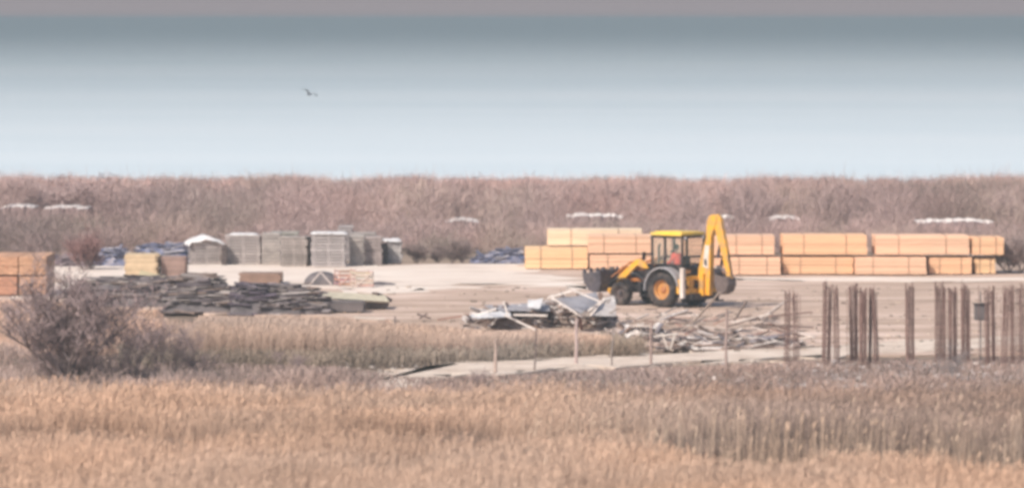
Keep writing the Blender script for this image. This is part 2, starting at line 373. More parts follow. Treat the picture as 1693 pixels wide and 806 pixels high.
def ctan(base, vr=0.16, patch=0.2):
    b = np.array(base)
    def f(px, d, n, cl):
        X = (px-CX)/F*d
        v = 1 + vr*rng.normal(size=(n, 1))*0.7 + patch*(vnoise(X*0.45, d*0.3, 21)[:, None]-0.5)*2
        hue = (vnoise(X*0.3, d*0.25, 31)[:, None]-0.5)*2*np.array([0.04, -0.01, -0.06])
        return np.clip(b*v*(1+hue), 0.01, 1)
    return f

TAN = (0.53, 0.365, 0.275)
# near bed
def near_d(px):
    back = np.where(px < 1050, 121.0, 121.0 - np.clip((px-1050)/150, 0, 1)*6.0) + 1.2*np.sin(px/70)
    return 102 + 0*px, back
reeds('reeds', 'dense tan reeds filling the bottom of the picture', 150000, near_d, (-160, 1850), lambda px, d: 1.55+0*px, ctan(TAN, 0.07, 0.10), 0.010, 0.022)
# scattered taller stalks on the right of the near bed
reeds('reed_stalks', 'sparse taller reed stalks with pale plumes at the right', 1300, lambda px: (113+0*px, 131+0*px), (850, 1850), lambda px, d: 1.75+0*px, ctan((0.50, 0.375, 0.29), 0.12, 0.05), 0.010, 0.04, 0.05, 1)
# far bed: warm left, browner stems right
def far_c(px, d, n, cl):
    t = np.clip((px-900)/350, 0, 1)[:, None]
    f = ctan(TAN, 0.07, 0.12)(px, d, n, cl); g_ = ctan((0.35, 0.25, 0.205), 0.16, 0.25)(px, d, n, cl)
    front = np.clip((136.5-d)/4, 0, 1)[:, None]
    return f*(1-t) + g_*t*(1) * (1-0.1*front)
reeds('reeds', 'second band of reeds behind the near bed, browner at the right', 110000, lambda px: (130+1.5*np.sin(px/90), 142.5+1.3*np.sin(px/130+1)), (-160, 1850),
      lambda px, d: np.where(px > 950, 1.28, 1.36)*(1-0.12*vnoise(px/90, 0*px, 4)), far_c, 0.010, 0.026)
# low stems between the two beds; their dark colour paints in lower-stem shading
reeds('undergrowth', 'low stems coloured dark as painted shading between the two reed beds', 30000, lambda px: (128.6+0*px, 132.5+0*px), (-160, 1850), lambda px, d: 0.55+0.35*vnoise(px/70, 0*px, 6), ctan((0.27, 0.195, 0.16), 0.16, 0.25), 0.012, 0, 0.12, 2)
# weeds behind the far bed, up to the track
def weeds_h(px, d): return 0.28 + 0.32*vnoise(px/60, d/3, 8)
reeds('weeds', 'grey brown dead weeds and stubble along the near side of the track', 26000, lambda px: (142+0*px, np.interp(px, [-200, 300, 560, 700, 1000, 1300, 1500, 1900], [176, 172, 166, 163, 166, 170, 174, 177])), (-200, 1900), weeds_h,
      ctan((0.40, 0.295, 0.26), 0.18, 0.25), 0.02, 0, 0.4, 3, cap=([-200, 0, 60, 330, 560, 650, 700, 830, 1000, 1200, 1340, 1600, 1900], [530, 550, 575, 590, 598, 612, 616, 611, 602, 595, 588, 586, 586]))
# middle reed bed
def mid_d(px):
    return np.interp(px, [180, 300, 600, 900, 1010], [168, 167, 167, 169, 171])+1.5, np.interp(px, [180, 300, 600, 800, 1010], [196, 192, 188, 184, 178])
reeds('reeds', 'pale tan reeds in front of the old boards and scrap heaps', 75000, mid_d, (215, 1010), lambda px, d: np.interp(px, [215, 330, 600, 800, 1010], [0.6, 1.18, 1.12, 0.95, 0.8]), ctan((0.53, 0.395, 0.325), 0.09, 0.16), 0.010, 0.022, cap=([215, 300, 330, 560, 620, 700, 800, 900, 1010], [585, 545, 520, 522, 530, 533, 545, 545, 552]))
reeds('undergrowth', 'dark low weeds at the foot of the middle reeds', 9000, lambda px: (np.interp(px, [200, 600, 680, 830, 1000], [166, 166, 166.5, 168.5, 171]), np.interp(px, [200, 600, 1010], [173, 173, 176])), (200, 1060), lambda px, d: 0.5+0.2*vnoise(px/40, d, 4), ctan((0.34, 0.275, 0.225), 0.2, 0.3), 0.02, 0, 0.3, 4)
reeds('dry_grass', 'pinkish dry grass below the timber bundles at the left', 34000, lambda px: (172+0*px, 206+0*px), (-200, 270), lambda px, d: 0.5+0*px, ctan((0.62, 0.43, 0.34), 0.12, 0.2), 0.014, 0.02, 0.15, 2, cap=([-200, 80, 150, 270], [492, 494, 515, 530]))

# scrub belt
def scrub():
    q = QB(); n = 3000
    d = rng.uniform(242, 338, n); X = rng.uniform(-50, 50, n)*(d/300)*1.15
    px = X/d*F + CX
    lim = H - 255*d/F - 0.12
    h = np.where(d < 262, rng.uniform(0.7, 1.5, n), np.minimum(rng.uniform(1.7, 3.6, n), 99))*(0.8+0.5*vnoise(X/6, d/6, 3))
    h = np.minimum(h, lim*(0.78+0.15*vnoise(px/95, 0*px, 17)+0.10*vnoise(px/27, 0*px, 19)+0.06*rng.random(n)))
    for (x0, x1, yc) in BANKS:
        sight = H - (yc + 5 - HOR)*d/F
        inb = (px > x0-8) & (px < x1+8) & (d < DB+5)
        h = np.where(inb, np.where((d > DB-13) & (d < DB-2), sight*rng.uniform(0.93, 1.045, n), np.minimum(h, sight*0.95)), h)
    keep = h > 0.3; d, X, px, h = d[keep], X[keep], px[keep], h[keep]; n = len(d)
    k = 330; N = n*k; idx = np.repeat(np.arange(n), k)
    r = (0.75+0.6*rng.random(n))*np.clip(h, 0.6, 2)*0.62
    hue = vnoise(X/8, d/7, 41); hue2 = vnoise(X/5+7, d/9, 43)
    A = np.array([0.41, 0.305, 0.29]); B_ = np.array([0.74, 0.48, 0.43]); C_ = np.array([0.40, 0.345, 0.29])
    far = np.clip((d-262)/40, 0, 1)
    bc = A + (B_-A)*(np.clip(hue*1.7-0.45, 0, 1)*(0.35+0.65*far))[:, None] + (C_-A)*np.clip(hue2*1.8-0.9, 0, 1)[:, None]
    bc = bc*(0.78+0.36*rng.random((n, 1)))*(0.68+0.58*vnoise(X/11+3, d/12, 47))[:, None]
    a = rng.uniform(0, 2*np.pi, N); t = rng.random(N)**0.55; el = rng.random(N)
    rad = r[idx]*t*np.sqrt(1-el**2*0.8); z = h[idx]*(0.05+0.9*el*(0.45+0.55*t))
    p = np.stack([X[idx]+np.cos(a)*rad, d[idx]+np.sin(a)*rad, z-0.1], 1)
    dr = np.stack([np.cos(a)*0.45, np.sin(a)*0.45, 0.75+0*a], 1) + rng.normal(size=(N, 3))*0.55
    L_ = rng.uniform(0.15, 0.42, N)*np.clip(h[idx], 0.5, 1.6)
    q.strips(p, p+dr*L_[:, None]*0.8, rng.uniform(0.012, 0.03, N), 0.007, bc[idx]*rng.uniform(0.75, 1.2, (N, 1)))
    o = q.build('scrub', M['plant']); tag(o, 'bare mauve grey scrub stretching along the shore', kind='stuff')
scrub()

def tree_obj(name, loc, h, spread, label, cat, group=None, col=(0.16, 0.12, 0.115), seed=1, levels=4, stems=1, twig=0.03, kids=5, trunk_r=0.05, up=0.55):
    r = np.random.default_rng(seed); root = empty(name, loc, 0, label, cat, group)
    tb = MB(); q = QB(); P0, P1, W0, W1 = [], [], [], []
    def grow(p, d, L_, w, lv):
        p = np.array(p); segs = 3; pts = [p]
        dd = np.array(d)
        for s in range(segs):
            dd = dd + r.normal(size=3)*0.14; dd[2] += 0.06; dd /= np.linalg.norm(dd); pts.append(pts[-1]+dd*L_/segs)
        for s in range(segs):
            wa, wb = w*(1-0.22*s), w*(1-0.22*(s+1))
            if lv <= 1: tb.tube(pts[s], pts[s+1], wa/2, wb/2, 5, cap=False)
            else: P0.append(pts[s]); P1.append(pts[s+1]); W0.append(wa); W1.append(wb)
        if lv >= levels: return
        for k in range(kids):
            s = r.integers(1, segs+1); a = r.uniform(0, 2*np.pi)
            nd = dd*up + np.array([np.cos(a)*spread, np.sin(a)*spread, 0.35+0.4*r.random()]); nd /= np.linalg.norm(nd)
            grow(pts[s], nd, L_*r.uniform(0.5, 0.78), max(w*0.5, twig*0.6), lv+1)
    for s in range(stems):
        a = r.uniform(0, 2*np.pi); k = 0.0 if stems == 1 else 0.6*spread
        d = np.array([np.cos(a)*k, np.sin(a)*k, 1.0]); d /= np.linalg.norm(d)
        grow((r.normal()*0.08*(stems > 1), r.normal()*0.08*(stems > 1), -0.2), d, h*0.42*r.uniform(0.85, 1.1), trunk_r*2, 0)
    tb.build('trunk', M['bark'], root)
    if P0:
        c = np.array(col)*r.uniform(0.8, 1.2, (len(P0), 1)); q.strips(np.array(P0), np.array(P1), np.array(W0), np.array(W1), c)
        q.build('crown', M['plant'], root)
    return root

def fit(root, hgt, wide=1.0, q=100):
    z = np.percentile([v.co.z for c in root.children if c.name.startswith('crown') for v in c.data.vertices], q)
    root.scale = (hgt/z*wide, hgt/z*wide, hgt/z)
def shrub(px, py, ytop, lab, seed, wide=1.0, **k):
    p = at(px, py); fit(tree_obj('bare_shrub', p, 2.0, k.pop('spread', 0.85), lab, 'shrub', seed=seed, **k), H-(ytop-HOR)*p.y/F, wide, 97)

# big bare shrub at the left and its neighbours
shrub(124, 628, 462, 'largest bare dark shrub, spreading wide in front of the left timber bundles', 3, 1.12, stems=8, levels=4, kids=5, twig=0.018, trunk_r=0.028, col=(0.33, 0.25, 0.245), spread=0.95)
for i, (px, py, yt, st, wd, lab) in enumerate([(50, 622, 540, 4, 1.3, 'low bare shrub at the left edge below the end of the timber bundles'), (215, 625, 522, 6, 1.2, 'bushy bare shrub just right of the largest shrub'),
        (272, 622, 535, 6, 1.2, 'slender bare shrub with upright twigs left of the tan middle reeds'), (325, 618, 580, 4, 1.7, 'small grey shrub at the left foot of the middle reeds'), (155, 628, 585, 6, 2.2, 'low thick brush at the foot of the largest shrub'),
        (92, 628, 588, 6, 2.2, 'low thick brush left of the foot of the largest shrub'), (486, 614, 582, 4, 1.8, 'squat dark shrub on the near side of the middle reeds'), (790, 636, 610, 4, 1.8, 'squat dark shrub by the left end of the dusty track')]):
    shrub(px, py, yt, lab, 20+i, wd, stems=st, levels=4, kids=4, twig=0.016, trunk_r=0.018, col=(0.35, 0.265, 0.26))
shrub(1578, 630, 572, 'small grey bare shrub standing in front of the rusty rebar cages', 41, 1.0, stems=4, levels=4, kids=4, twig=0.014, trunk_r=0.016, col=(0.30, 0.265, 0.265))
shrub(140, 446, 392, 'reddish bare shrub behind the pile of faded sheeting at the left', 43, 1.1, stems=6, levels=4, kids=5, twig=0.03, trunk_r=0.03, col=(0.32, 0.19, 0.18))
for i, (px, py, yt) in enumerate([(20, 436, 409), (690, 434, 405), (722, 433, 408), (748, 432, 410), (765, 432, 398), (1680, 452, 398)]):
    labs = ['dark low bush just above the left timber bundles', 'bare shrub right beside the last grey board stack', 'second bare shrub right of the grey board stacks', 'third bare shrub right of the grey board stacks', 'grey bare shrub left of the blue scrap in the middle', 'grey bare shrub at the right end of the timber bundles']
    shrub(px, py, yt, labs[i], 50+i, 1.2, stems=6, levels=4, kids=5, twig=0.035, trunk_r=0.03, col=(0.34, 0.26, 0.245))
# trees breaking the skyline
SKY = [(45, 286), (132, 283), (236, 287), (405, 289), (545, 291), (602, 292), (690, 292), (745, 289), (872, 284), (942, 290), (1032, 290), (1092, 290), (1214, 290), (1266, 289), (1376, 288), (1440, 292), (1560, 303), (1662, 300)]
words = ['above the pale banks at the left edge', 'broadest of those at the left', 'above the yellowish timber stack', 'above the second grey board stack', 'above the white covered grey stack', 'above the last grey board stack',
         'just right of the grey board stacks', 'above the narrow pale bank in the middle', 'above the left end of the pale timber bundles', 'above the pale upper timber bundle', 'left of the loader cab', 'directly above the loader cab roof',
         'just right of the raised digger boom', 'between two pale banks right of boom', 'above the second upper bundle right of digger', 'left of the longest pale bank', 'above the longest pale bank', 'at the right picture edge']
for i, (px, py) in enumerate(SKY):
    d = 272 + (i*37 % 17); z = H - (py-2-HOR)*d/F
    fit(tree_obj('bare_tree', ((px-CX)/F*d, d, 0), 3, 0.75 if i != 1 else 1.1, 'bare skyline tree ' + words[i], 'tree', 'bare trees on the skyline',
             seed=90+i, stems=4, levels=4, kids=6, twig=0.03, trunk_r=0.035, col=(0.55, 0.41, 0.39)), z*(1.0 if i in (0, 1, 2, 8) else 0.93), [1.0, 2.0, 1.4, .6, .8, 1.0][i] if i < 6 else 1.0)

# ---------------------------------------------------------------- timber bundles
def bundle(name, c, size, axis, tone, label, group, straps=3, seed=0, cat='timber bundle', gap=True, m='timber', bearers=True, jit=0.02, endcol=None):
    """c = bottom centre; size = length, depth, height; boards run along axis"""
    r = random.Random(seed); root = empty(name, c, 0, label, cat, group); Lx, Ly, Hh = size; b = MB(); z0 = 0.045 if bearers else 0.0
    nl = max(4, int((Hh-z0)/0.055)); th = (Hh-z0)/nl; wid = Ly if axis == 'x' else Lx; nb = max(3, int(wid/0.16)); gp = 0.97 if axis == 'x' else 0.995; bw = wid/nb; mid = nl//2
    for k in range(nl):
        zz = z0 + th*(k+0.5); ljit = r.uniform(-.01, .01); lv = r.uniform(.93, 1.03)
        for j in range(nb):
            if 0 < j < nb-1 and 0 < k < nl-1 and (k, j) != (0, 0):
                if axis == 'x' or True:
                    pass
            v = r.uniform(0.80, 1.06)*lv; c_ = tuple(min(1, t*v) for t in tone)
            tz = th*(0.9 if not (gap and k == mid) else 0.62); o_ = -wid/2 + bw*(j+0.5)
            off = r.uniform(-jit, jit) + ljit
            if axis == 'x': b.box((off, o_, zz), (Lx - 2*jit, bw*0.97, tz), col=c_)
            else: b.box((o_, off, zz), (bw*gp, Ly - 2*jit, tz*1.06), col=c_)
    b.build('boards', M[m], root)
    if straps:
        for s in range(straps):
            t = (s+0.5)/straps; sb = MB()
            if axis == 'x':
                x = -Lx/2 + Lx*t; y = Ly/2 + 0.008; zt = Hh + 0.012
                sb.box((x, -y, Hh/2+z0/2), (0.035, 0.008, Hh-z0)); sb.box((x, y, Hh/2+z0/2), (0.035, 0.008, Hh-z0)); sb.box((x, 0, zt), (0.035, 2*y, 0.008))
            else:
                y = -Ly/2 + Ly*t; x = Lx/2 + 0.008
                sb.box((-x, y, Hh/2+z0/2), (0.008, 0.035, Hh-z0)); sb.box((x, y, Hh/2+z0/2), (0.008, 0.035, Hh-z0)); sb.box((0, y, Hh+0.012), (2*x, 0.035, 0.008))
            sb.build('strap', M['strap'], root)
    if bearers:
        for s in range(3):
            t = (s+0.5)/3; bb = MB()
            if axis == 'x': bb.box((-Lx/2+Lx*t, 0, 0.022), (0.09, Ly, 0.042))
            else: bb.box((0, -Ly/2+Ly*t, 0.022), (Lx, 0.09, 0.042))
            bb.build('bearer', M['bearer'], root)
    return root

def packs(x0, x1, ybase, ytopf, zbot, depth, tone, label, seed, dback=0.0, axis='x', straps=2, group='sawn timber bundles stacked at the back of the yard'):
    """front face spans pixels x0..x1, bottom row ybase (as if on ground), front-top row ytopf"""
    base = at((x0+x1)/2, ybase); d = base.y + dback
    Lx = (x1-x0)/F*d; h = (H - zbot) - (ytopf - HOR)*d/F
    return bundle('timber_bundle', (((x0+x1)/2-CX)/F*d, d + depth/2, zbot+0.03), (Lx, depth, h), axis, tone, label, group, straps, seed), h
PINK = (0.94, 0.60, 0.41); PALE = (0.97, 0.76, 0.55); YEL = (0.93, 0.62, 0.36); ORG = (0.92, 0.56, 0.34)
YB = 446
hL = None
a, hA = packs(868, 972, YB, 413, 0, 3.6, YEL, 'yellowest timber bundle, at the lower left end of the long timber row', 1)
b_, h1 = packs(975, 1094, YB+1, 422, 0, 5.0, PINK, 'lower pinkish bundle behind the loader arms', 2)
packs(905, 1062, YB, 381, hA+0.03, 2.4, PALE, 'pale upper bundle reaching over the yellowest bundle, behind the pinkish upper one', 3, dback=2.45)
packs(972, 1078, YB+1, 391, h1+0.03, 2.4, PINK, 'upper pinkish bundle just left of the loader cab', 4)
packs(1098, 1196, YB+8, 427, 0, 2.2, PINK, 'lower bundle mostly hidden behind the loader cab', 5)
packs(1082, 1196, YB+8, 393, 0.78, 2.2, PINK, 'upper bundle mostly hidden behind the loader cab', 6)
YR = 456
low = [(1199, 1291, 427, 'lower bundle directly right of the digger arm', PINK), (1294, 1411, 426, 'lower bundle below the one with the dark end left of centre of the right row', ORG),
       (1414, 1532, 427, 'pale topped lower bundle left of the rusty rebar cages wide gap', PINK), (1536, 1607, 427, 'short lower bundle with an orange right end', ORG), (1611, 1646, 428, 'shortest lower bundle at the far right end', YEL)]
low[1] = (1294, 1411, 426, 'second lower bundle right of the digger arm', ORG)
low[2] = (1414, 1532, 427, 'third lower bundle right of the digger arm, with a pale top edge', PINK)
up = [(1196, 1281, 391, 'upper bundle directly right of the digger arm', PINK), (1294, 1434, 390, 'second upper bundle right of the digger arm, with a dark gap at each end', ORG),
      (1447, 1603, 391, 'longest upper bundle, third right of the digger arm', PINK), (1607, 1660, 394, 'short upper bundle overhanging the right end of the row', ORG)]
for i, (x0, x1, yt, lab, tone) in enumerate(low):
    packs(x0, x1, YR, yt, 0, 2.2, tone, lab, 20+i, dback=[0, 0.5, -0.1, 0.6, 0.9][i])
HL = 0.80
for i, (x0, x1, yt, lab, tone) in enumerate(up):
    packs(x0, x1, YR, yt, HL+0.02, 2.4, tone, lab, 30+i, dback=0.7)
# left edge stack, board ends towards us
for i, (x0, x1, yb, zb, lab, tone) in enumerate([(-16, 28, 490, 0, 'lower left one of the four timber bundles at the left edge', (0.58, 0.31, 0.21)), (32, 76, 490, 0, 'lower right one of the four timber bundles at the left edge', (0.70, 0.41, 0.26)),
        (-16, 29, 490, 0.80, 'upper left one of the four timber bundles at the left edge', (0.68, 0.39, 0.25)), (31, 76, 490, 0.80, 'upper right one of the four timber bundles at the left edge', (0.66, 0.39, 0.25))]):
    d = at(0, yb).y; bundle('timber_bundle', (((x0+x1)/2-CX)/F*d, d+2, zb+0.03), ((x1-x0)/F*d, 4.0, 0.77), 'y', tone, lab, 'orange timber bundles stacked at the left edge', 3, 60+i)
d = at(0, 488).y; bundle('timber_bundle', ((-45-CX)/F*d, d+2, 0.03), (1.3, 4.0, 0.77), 'y', (0.6, 0.32, 0.18), 'bundle cut off by the left picture edge', 'orange timber bundles stacked at the left edge', 3, 66)
# yellow stack at left
def oldstack(x0, x1, yb, yt, depth, tone, label, seed, cat='board stack', group=None, axis='x', rz=0, jit=0.05, zb=0.0, name='board_stack', straps=0):
    d = at(0, yb).y; h = (H-zb) - (yt-HOR)*d/F
    o = bundle(name, (((x0+x1)/2-CX)/F*d, d+depth/2, zb+0.03), ((x1-x0)/F*d, depth, h), axis, tone, label, group, straps, seed, cat, gap=False, m='oldwood', jit=jit)
    o.rotation_euler.z = rz; return o
oldstack(204, 262, 462, 422, 2.0, (0.74, 0.56, 0.37), 'yellowish timber stack behind the bare shrub', 70, jit=0.10)
oldstack(264, 308, 461, 426, 1.6, (0.40, 0.27, 0.23), 'brown board stack touching the right end of the yellowish stack', 71, jit=0.06)
oldstack(394, 467, 470, 453, 1.6, (0.34, 0.22, 0.17), 'low brown board stack alone on the pale ground', 72, jit=0.08)

# grey weathered board stacks
GW = 'grey weathered board stacks in a row behind the pale ground'
GR = (0.46, 0.40, 0.385)
def grey(x0, x1, yb, yt, lab, seed, tone=GR, depth=1.2, rz=0.0, axis='x', top=None):
    d = at(0, yb).y; hh = H - (yt-HOR)*d/F; w_ = (x1-x0)/F*d; cx = ((x0+x1)/2-CX)/F*d
    r = random.Random(seed); root = empty('board_stack', (cx, d+depth/2, 0.02), rz, lab, 'board stack', GW); b = MB(); st = MB()
    n = max(6, int(hh/0.13)); th = hh/n
    for k in range(n):
        ox = r.uniform(-.04, .04); v = r.uniform(0.8, 1.15); z = th*k
        nb = 7; bw = depth/nb
        for j in range(nb):
            vv = v*r.uniform(0.9, 1.1)
            if axis == 'x': b.box((ox+r.uniform(-.03, .03), -depth/2+bw*(j+.5), z+th*0.62), (w_*r.uniform(.97, 1), bw*.9, th*0.68), col=tuple(t*vv for t in tone))
            else: b.box((-w_/2 + w_/nb*(j+.5), ox, z+th*0.6), (w_/nb*.86, depth, th*0.62), col=tuple(t*vv for t in tone))
        for s in (-0.42, 0, 0.42):
            if axis == 'x': st.box((s*w_+ox, 0, z+th*0.14), (0.10, depth*.96, th*0.27), col=tuple(t*v*0.8 for t in tone))
            else: st.box((0, s*depth, z+th*0.14), (w_*.96, .1, th*0.27), col=tuple(t*v*0.8 for t in tone))
    b.v += []; k0 = len(b.v); b.v += st.v; b.f += [tuple(i+k0 for i in f) for f in st.f]; b.c += st.c; b.build('boards', M['oldwood'], root)
    return root, cx, d, w_, hh
def cover(cx, d, w_, z, depth, lab, m='palefilm', gable=0.0, sag=0.03, seed=0, over=0.08, rz=0, cat='cover sheet', drop=0.07):
    """a thin rippled sheet with turned-down edges lying on a stack"""
    r = random.Random(seed); nx, ny = 12, 8; top = []; W2 = w_/2+over; D2 = depth/2+over
    for i in range(nx+1):
        for j in range(ny+1):
            u = i/nx*2-1; v = j/ny*2-1; zz = gable*(1-abs(u)) + r.uniform(-sag, sag)*0.5 + 0.03
            if abs(u) == 1 or abs(v) == 1: zz -= drop*r.uniform(.5, 1.3)
            top.append((u*W2, v*D2, zz))
    k = len(top); vs = top + [(x, y, z_-0.015) for x, y, z_ in top]; m_ = ny+1
    fs = [(i*m_+j, (i+1)*m_+j, (i+1)*m_+j+1, i*m_+j+1) for i in range(nx) for j in range(ny)]
    fs += [tuple(k+t for t in f[::-1]) for f in fs]
    b = MB(); b.poly(vs, fs); o = b.build('cover_sheet', M[m], smooth=True, loc=(cx, d+depth/2, z)); o.rotation_euler.z = rz
    tag(o, lab, cat); return o
specs = [(314, 362, 438, 402, 'grey board stack under the pale gabled cover, leftmost of its row', 0.22, GR, 'x'), (373, 431, 438, 389, 'wide grey board stack, second from the left in its row', 0, GR, 'x'),
    (433, 463, 438, 386, 'light grey narrow stack with upright looking boards between two wide stacks', 0, (0.56, 0.50, 0.47), 'y'), (466, 512, 441, 392, 'dark sided brownish grey stack in the middle of the row', -0.2, (0.36, 0.31, 0.29), 'x'),
    (515, 572, 442, 387, 'widest tall grey stack, under a thin white cover', 0, (0.48, 0.43, 0.425), 'x'), (577, 601, 440, 390, 'light narrow stack right of the widest tall stack', 0, (0.55, 0.49, 0.46), 'y'),
    (603, 631, 439, 392, 'brownish narrow stack second from the right end of the row', 0, (0.42, 0.35, 0.335), 'x'), (640, 664, 436, 398, 'light grey low stack at the right end of the row', 0, (0.58, 0.54, 0.53), 'x')]
for i, (x0, x1, yb, yt, lab, rz, tone, ax) in enumerate(specs):
    root, cx, d, w_, hh = grey(x0, x1, yb, yt, lab, 80+i, tone, rz=rz, axis=ax)
    if i == 0: cover(cx-0.05, d, w_, hh+0.03, 1.3, 'pale sheet folded like a small gable over the leftmost grey stack', gable=0.30, seed=1, over=0.20, rz=rz, sag=0.05, drop=0.14)
    if i == 1: cover(cx, d, w_*0.8, hh+0.05, 1.2, 'thin pale sheet on the second grey stack', seed=2, over=0)
    if i == 4: cover(cx, d, w_, hh+0.05, 1.3, 'thin white sheet on the widest grey stack', seed=3, over=0.05)
    if i == 7: cover(cx-0.3, d, w_*1.3, hh+0.03, 1.3, 'pale drooping sheet on the stack at the right end of the row', seed=4, over=0.12, sag=0.08)
grey(447, 492, 434, 384, 'stack standing behind the narrow upright one, only its top showing', 95, (0.44, 0.41, 0.37))
grey(560, 583, 432, 374, 'tallest stack, its top showing behind the widest grey stack', 96, (0.44, 0.39, 0.39))
grey(584, 622, 433, 385, 'stack behind the two narrow ones, only its top showing', 97, (0.44, 0.39, 0.37))
grey(622, 640, 437, 404, 'stack with shade painted into its dark colour between the last two stacks', 98, (0.12, 0.10, 0.10))  # near-black tone paints the shaded side into the boards
grey(366, 375, 439, 405, 'small dark upright bundle between the first two stacks', 99, (0.16, 0.125, 0.12), depth=0.5, axis='y')

# ---------------------------------------------------------------- heaps under sheeting
def heap(name, x0, x1, yb, yt, m, label, cat, seed, depth=2.2, ridges=5, group=None, rough=0.12, skew=0.0, flat=0.5, litter=None):
    d = at(0, yb).y; cx = ((x0+x1)/2-CX)/F*d; w_ = (x1-x0)/F*d; d2 = d + depth/2; hh = H - (yt-HOR)*d2/F
    r = np.random.default_rng(seed); nx, ny = 40, 18; u = np.linspace(-1, 1, nx+1); v = np.linspace(-1, 1, ny+1); U, V = np.meshgrid(u, v, indexing='ij')
    Z = (np.clip(1-np.abs(U)**3, 0, 1)**flat)*(np.clip(1-np.abs(V)**2.4, 0, 1)**0.6)
    Z = Z*(1 + skew*U)/(1+abs(skew)*0.6)
    wx, wy = U*w_/2, V*depth/2
    Z = Z*(0.62+0.38*vnoise(wx*0.9+seed, wy*0.7, seed)) + rough*0.35*(vnoise(wx*2.6+seed, wy*2.6, seed+1)-0.5)*np.clip(Z*3, 0, 1) + rough*0.2*(vnoise(wx*7, wy*7, seed+2)-0.5)*np.clip(Z*3, 0, 1)
    Z = Z*hh/np.max(Z) - 0.05
    X = U*w_/2*(1+0.05*vnoise(V*4, U*0, seed)); Y = V*depth/2
    vs = np.stack([X, Y, Z], -1).reshape(-1, 3).tolist(); m_ = ny+1
    fs = [(i*m_+j, (i+1)*m_+j, (i+1)*m_+j+1, i*m_+j+1) for i in range(nx) for j in range(ny)]
    edge = [i*m_ for i in range(nx+1)] + [nx*m_+j for j in range(1, ny+1)] + [i*m_+ny for i in range(nx-1, -1, -1)] + [j for j in range(ny-1, 0, -1)]
    fs.append(tuple(edge[::-1]))
    b = MB(); b.poly(vs, fs); o = b.build(name, M[m], smooth=False, loc=(cx, d2, 0)); tag(o, label, cat, group)
    if litter:
        r2 = random.Random(seed); L2 = MB(); num, (l0, l1), tones, tilt = litter
        for _ in range(num):
            i = r2.randint(1, nx-1); j = r2.randint(0, ny//2+2); zz = float(Z[i, j]); ln = r2.uniform(l0, l1)
            Mx = Matrix.Rotation(r2.gauss(0, .25 if tilt < .3 else 1.5), 3, 'Z') @ Matrix.Rotation(r2.gauss(0, tilt), 3, 'Y') @ Matrix.Rotation(r2.uniform(-.5, .5), 3, 'X')
            t = r2.choice(tones); v = r2.uniform(.75, 1.15); x = max(-w_/2+ln*.4, min(w_/2-ln*.4, float(X[i, j])))
            L2.box((x, float(Y[i, j])-.05, max(.03, zz+r2.uniform(-.04, .07))), (ln, r2.uniform(.07, .2), r2.uniform(.02, .05)), Mx, tuple(c*v for c in t))
        L2.build('scrap', M['oldwood'], o)
    return o
heap('tarp_pile', 78, 148, 441, 420, 'mauve', 'faded mauve sheeting over a low pile right of the left timber bundles', 'covered pile', 1, rough=0.18, litter=(50, (.3, .9), [(.2,.15,.17),(.4,.33,.34),(.14,.1,.12)], .2))
heap('tarp_pile', 146, 212, 440, 409, 'blue', 'blue tarpaulin pile with dark left side beside the yellowish stack', 'covered pile', 2, rough=0.35, skew=0.45, litter=(70, (.3, .9), [(.14,.16,.26),(.12,.12,.18),(.45,.42,.46),(.22,.22,.30)], .25))
heap('tarp_pile', 222, 312, 434, 403, 'blue', 'faded blue sheeting behind the yellowish and brown stacks', 'covered pile', 3, rough=0.2, litter=(70, (.3, .9), [(.14,.16,.26),(.12,.12,.18),(.45,.42,.46),(.22,.22,.30)], .25))
heap('tarp_pile', 780, 868, 436, 410, 'blue', 'tangle of blue sheeting left of the yellowest timber bundle', 'covered pile', 4, rough=0.6, skew=0.5, litter=(70, (.3, .9), [(.14,.16,.26),(.12,.12,.18),(.45,.42,.46),(.22,.22,.30)], .25))
heap('board_heap', 112, 292, 507, 455, 'darkfilm', 'dark brownish heap of old boards behind the largest bare shrub', 'board heap', 5, depth=3, rough=0.15, litter=(170, (.5, 1.6), [(.28,.24,.24),(.19,.16,.165),(.38,.33,.31),(.13,.105,.115),(.27,.20,.17)], .07))
heap('board_heap', 268, 388, 517, 451, 'darkfilm', 'long grey heap of old boards left of the darkest heap', 'board heap', 6, depth=3, rough=0.12, skew=-0.2, litter=(170, (.5, 1.6), [(.28,.24,.24),(.19,.16,.165),(.38,.33,.31),(.13,.105,.115),(.27,.20,.17)], .07))
heap('board_heap', 380, 452, 520, 467, 'darkfilm', 'darkest purplish heap in the middle of the old board heaps', 'board heap', 7, depth=2.2, rough=0.12, litter=(60, (.4, 1.1), [(.14,.11,.14),(.19,.16,.18),(.10,.08,.1)], .08))
heap('board_heap', 430, 540, 520, 470, 'darkfilm', 'streaky grey heap right of the darkest heap', 'board heap', 8, depth=2.6, rough=0.18, skew=-0.2, litter=(170, (.5, 1.6), [(.28,.24,.24),(.19,.16,.165),(.38,.33,.31),(.13,.105,.115),(.27,.20,.17)], .07))
heap('dark_pile', 502, 560, 472, 446, 'darkfilm', 'small dark rounded pile on the pale ground beyond the heaps', 'pile', 9, depth=1.6, rough=0.1)
heap('dark_pile', 612, 662, 472, 463, 'darkfilm', 'flat dark strip of scrap right of the wire frames', 'pile', 10, depth=1.2, rough=0.3, skew=-0.6)

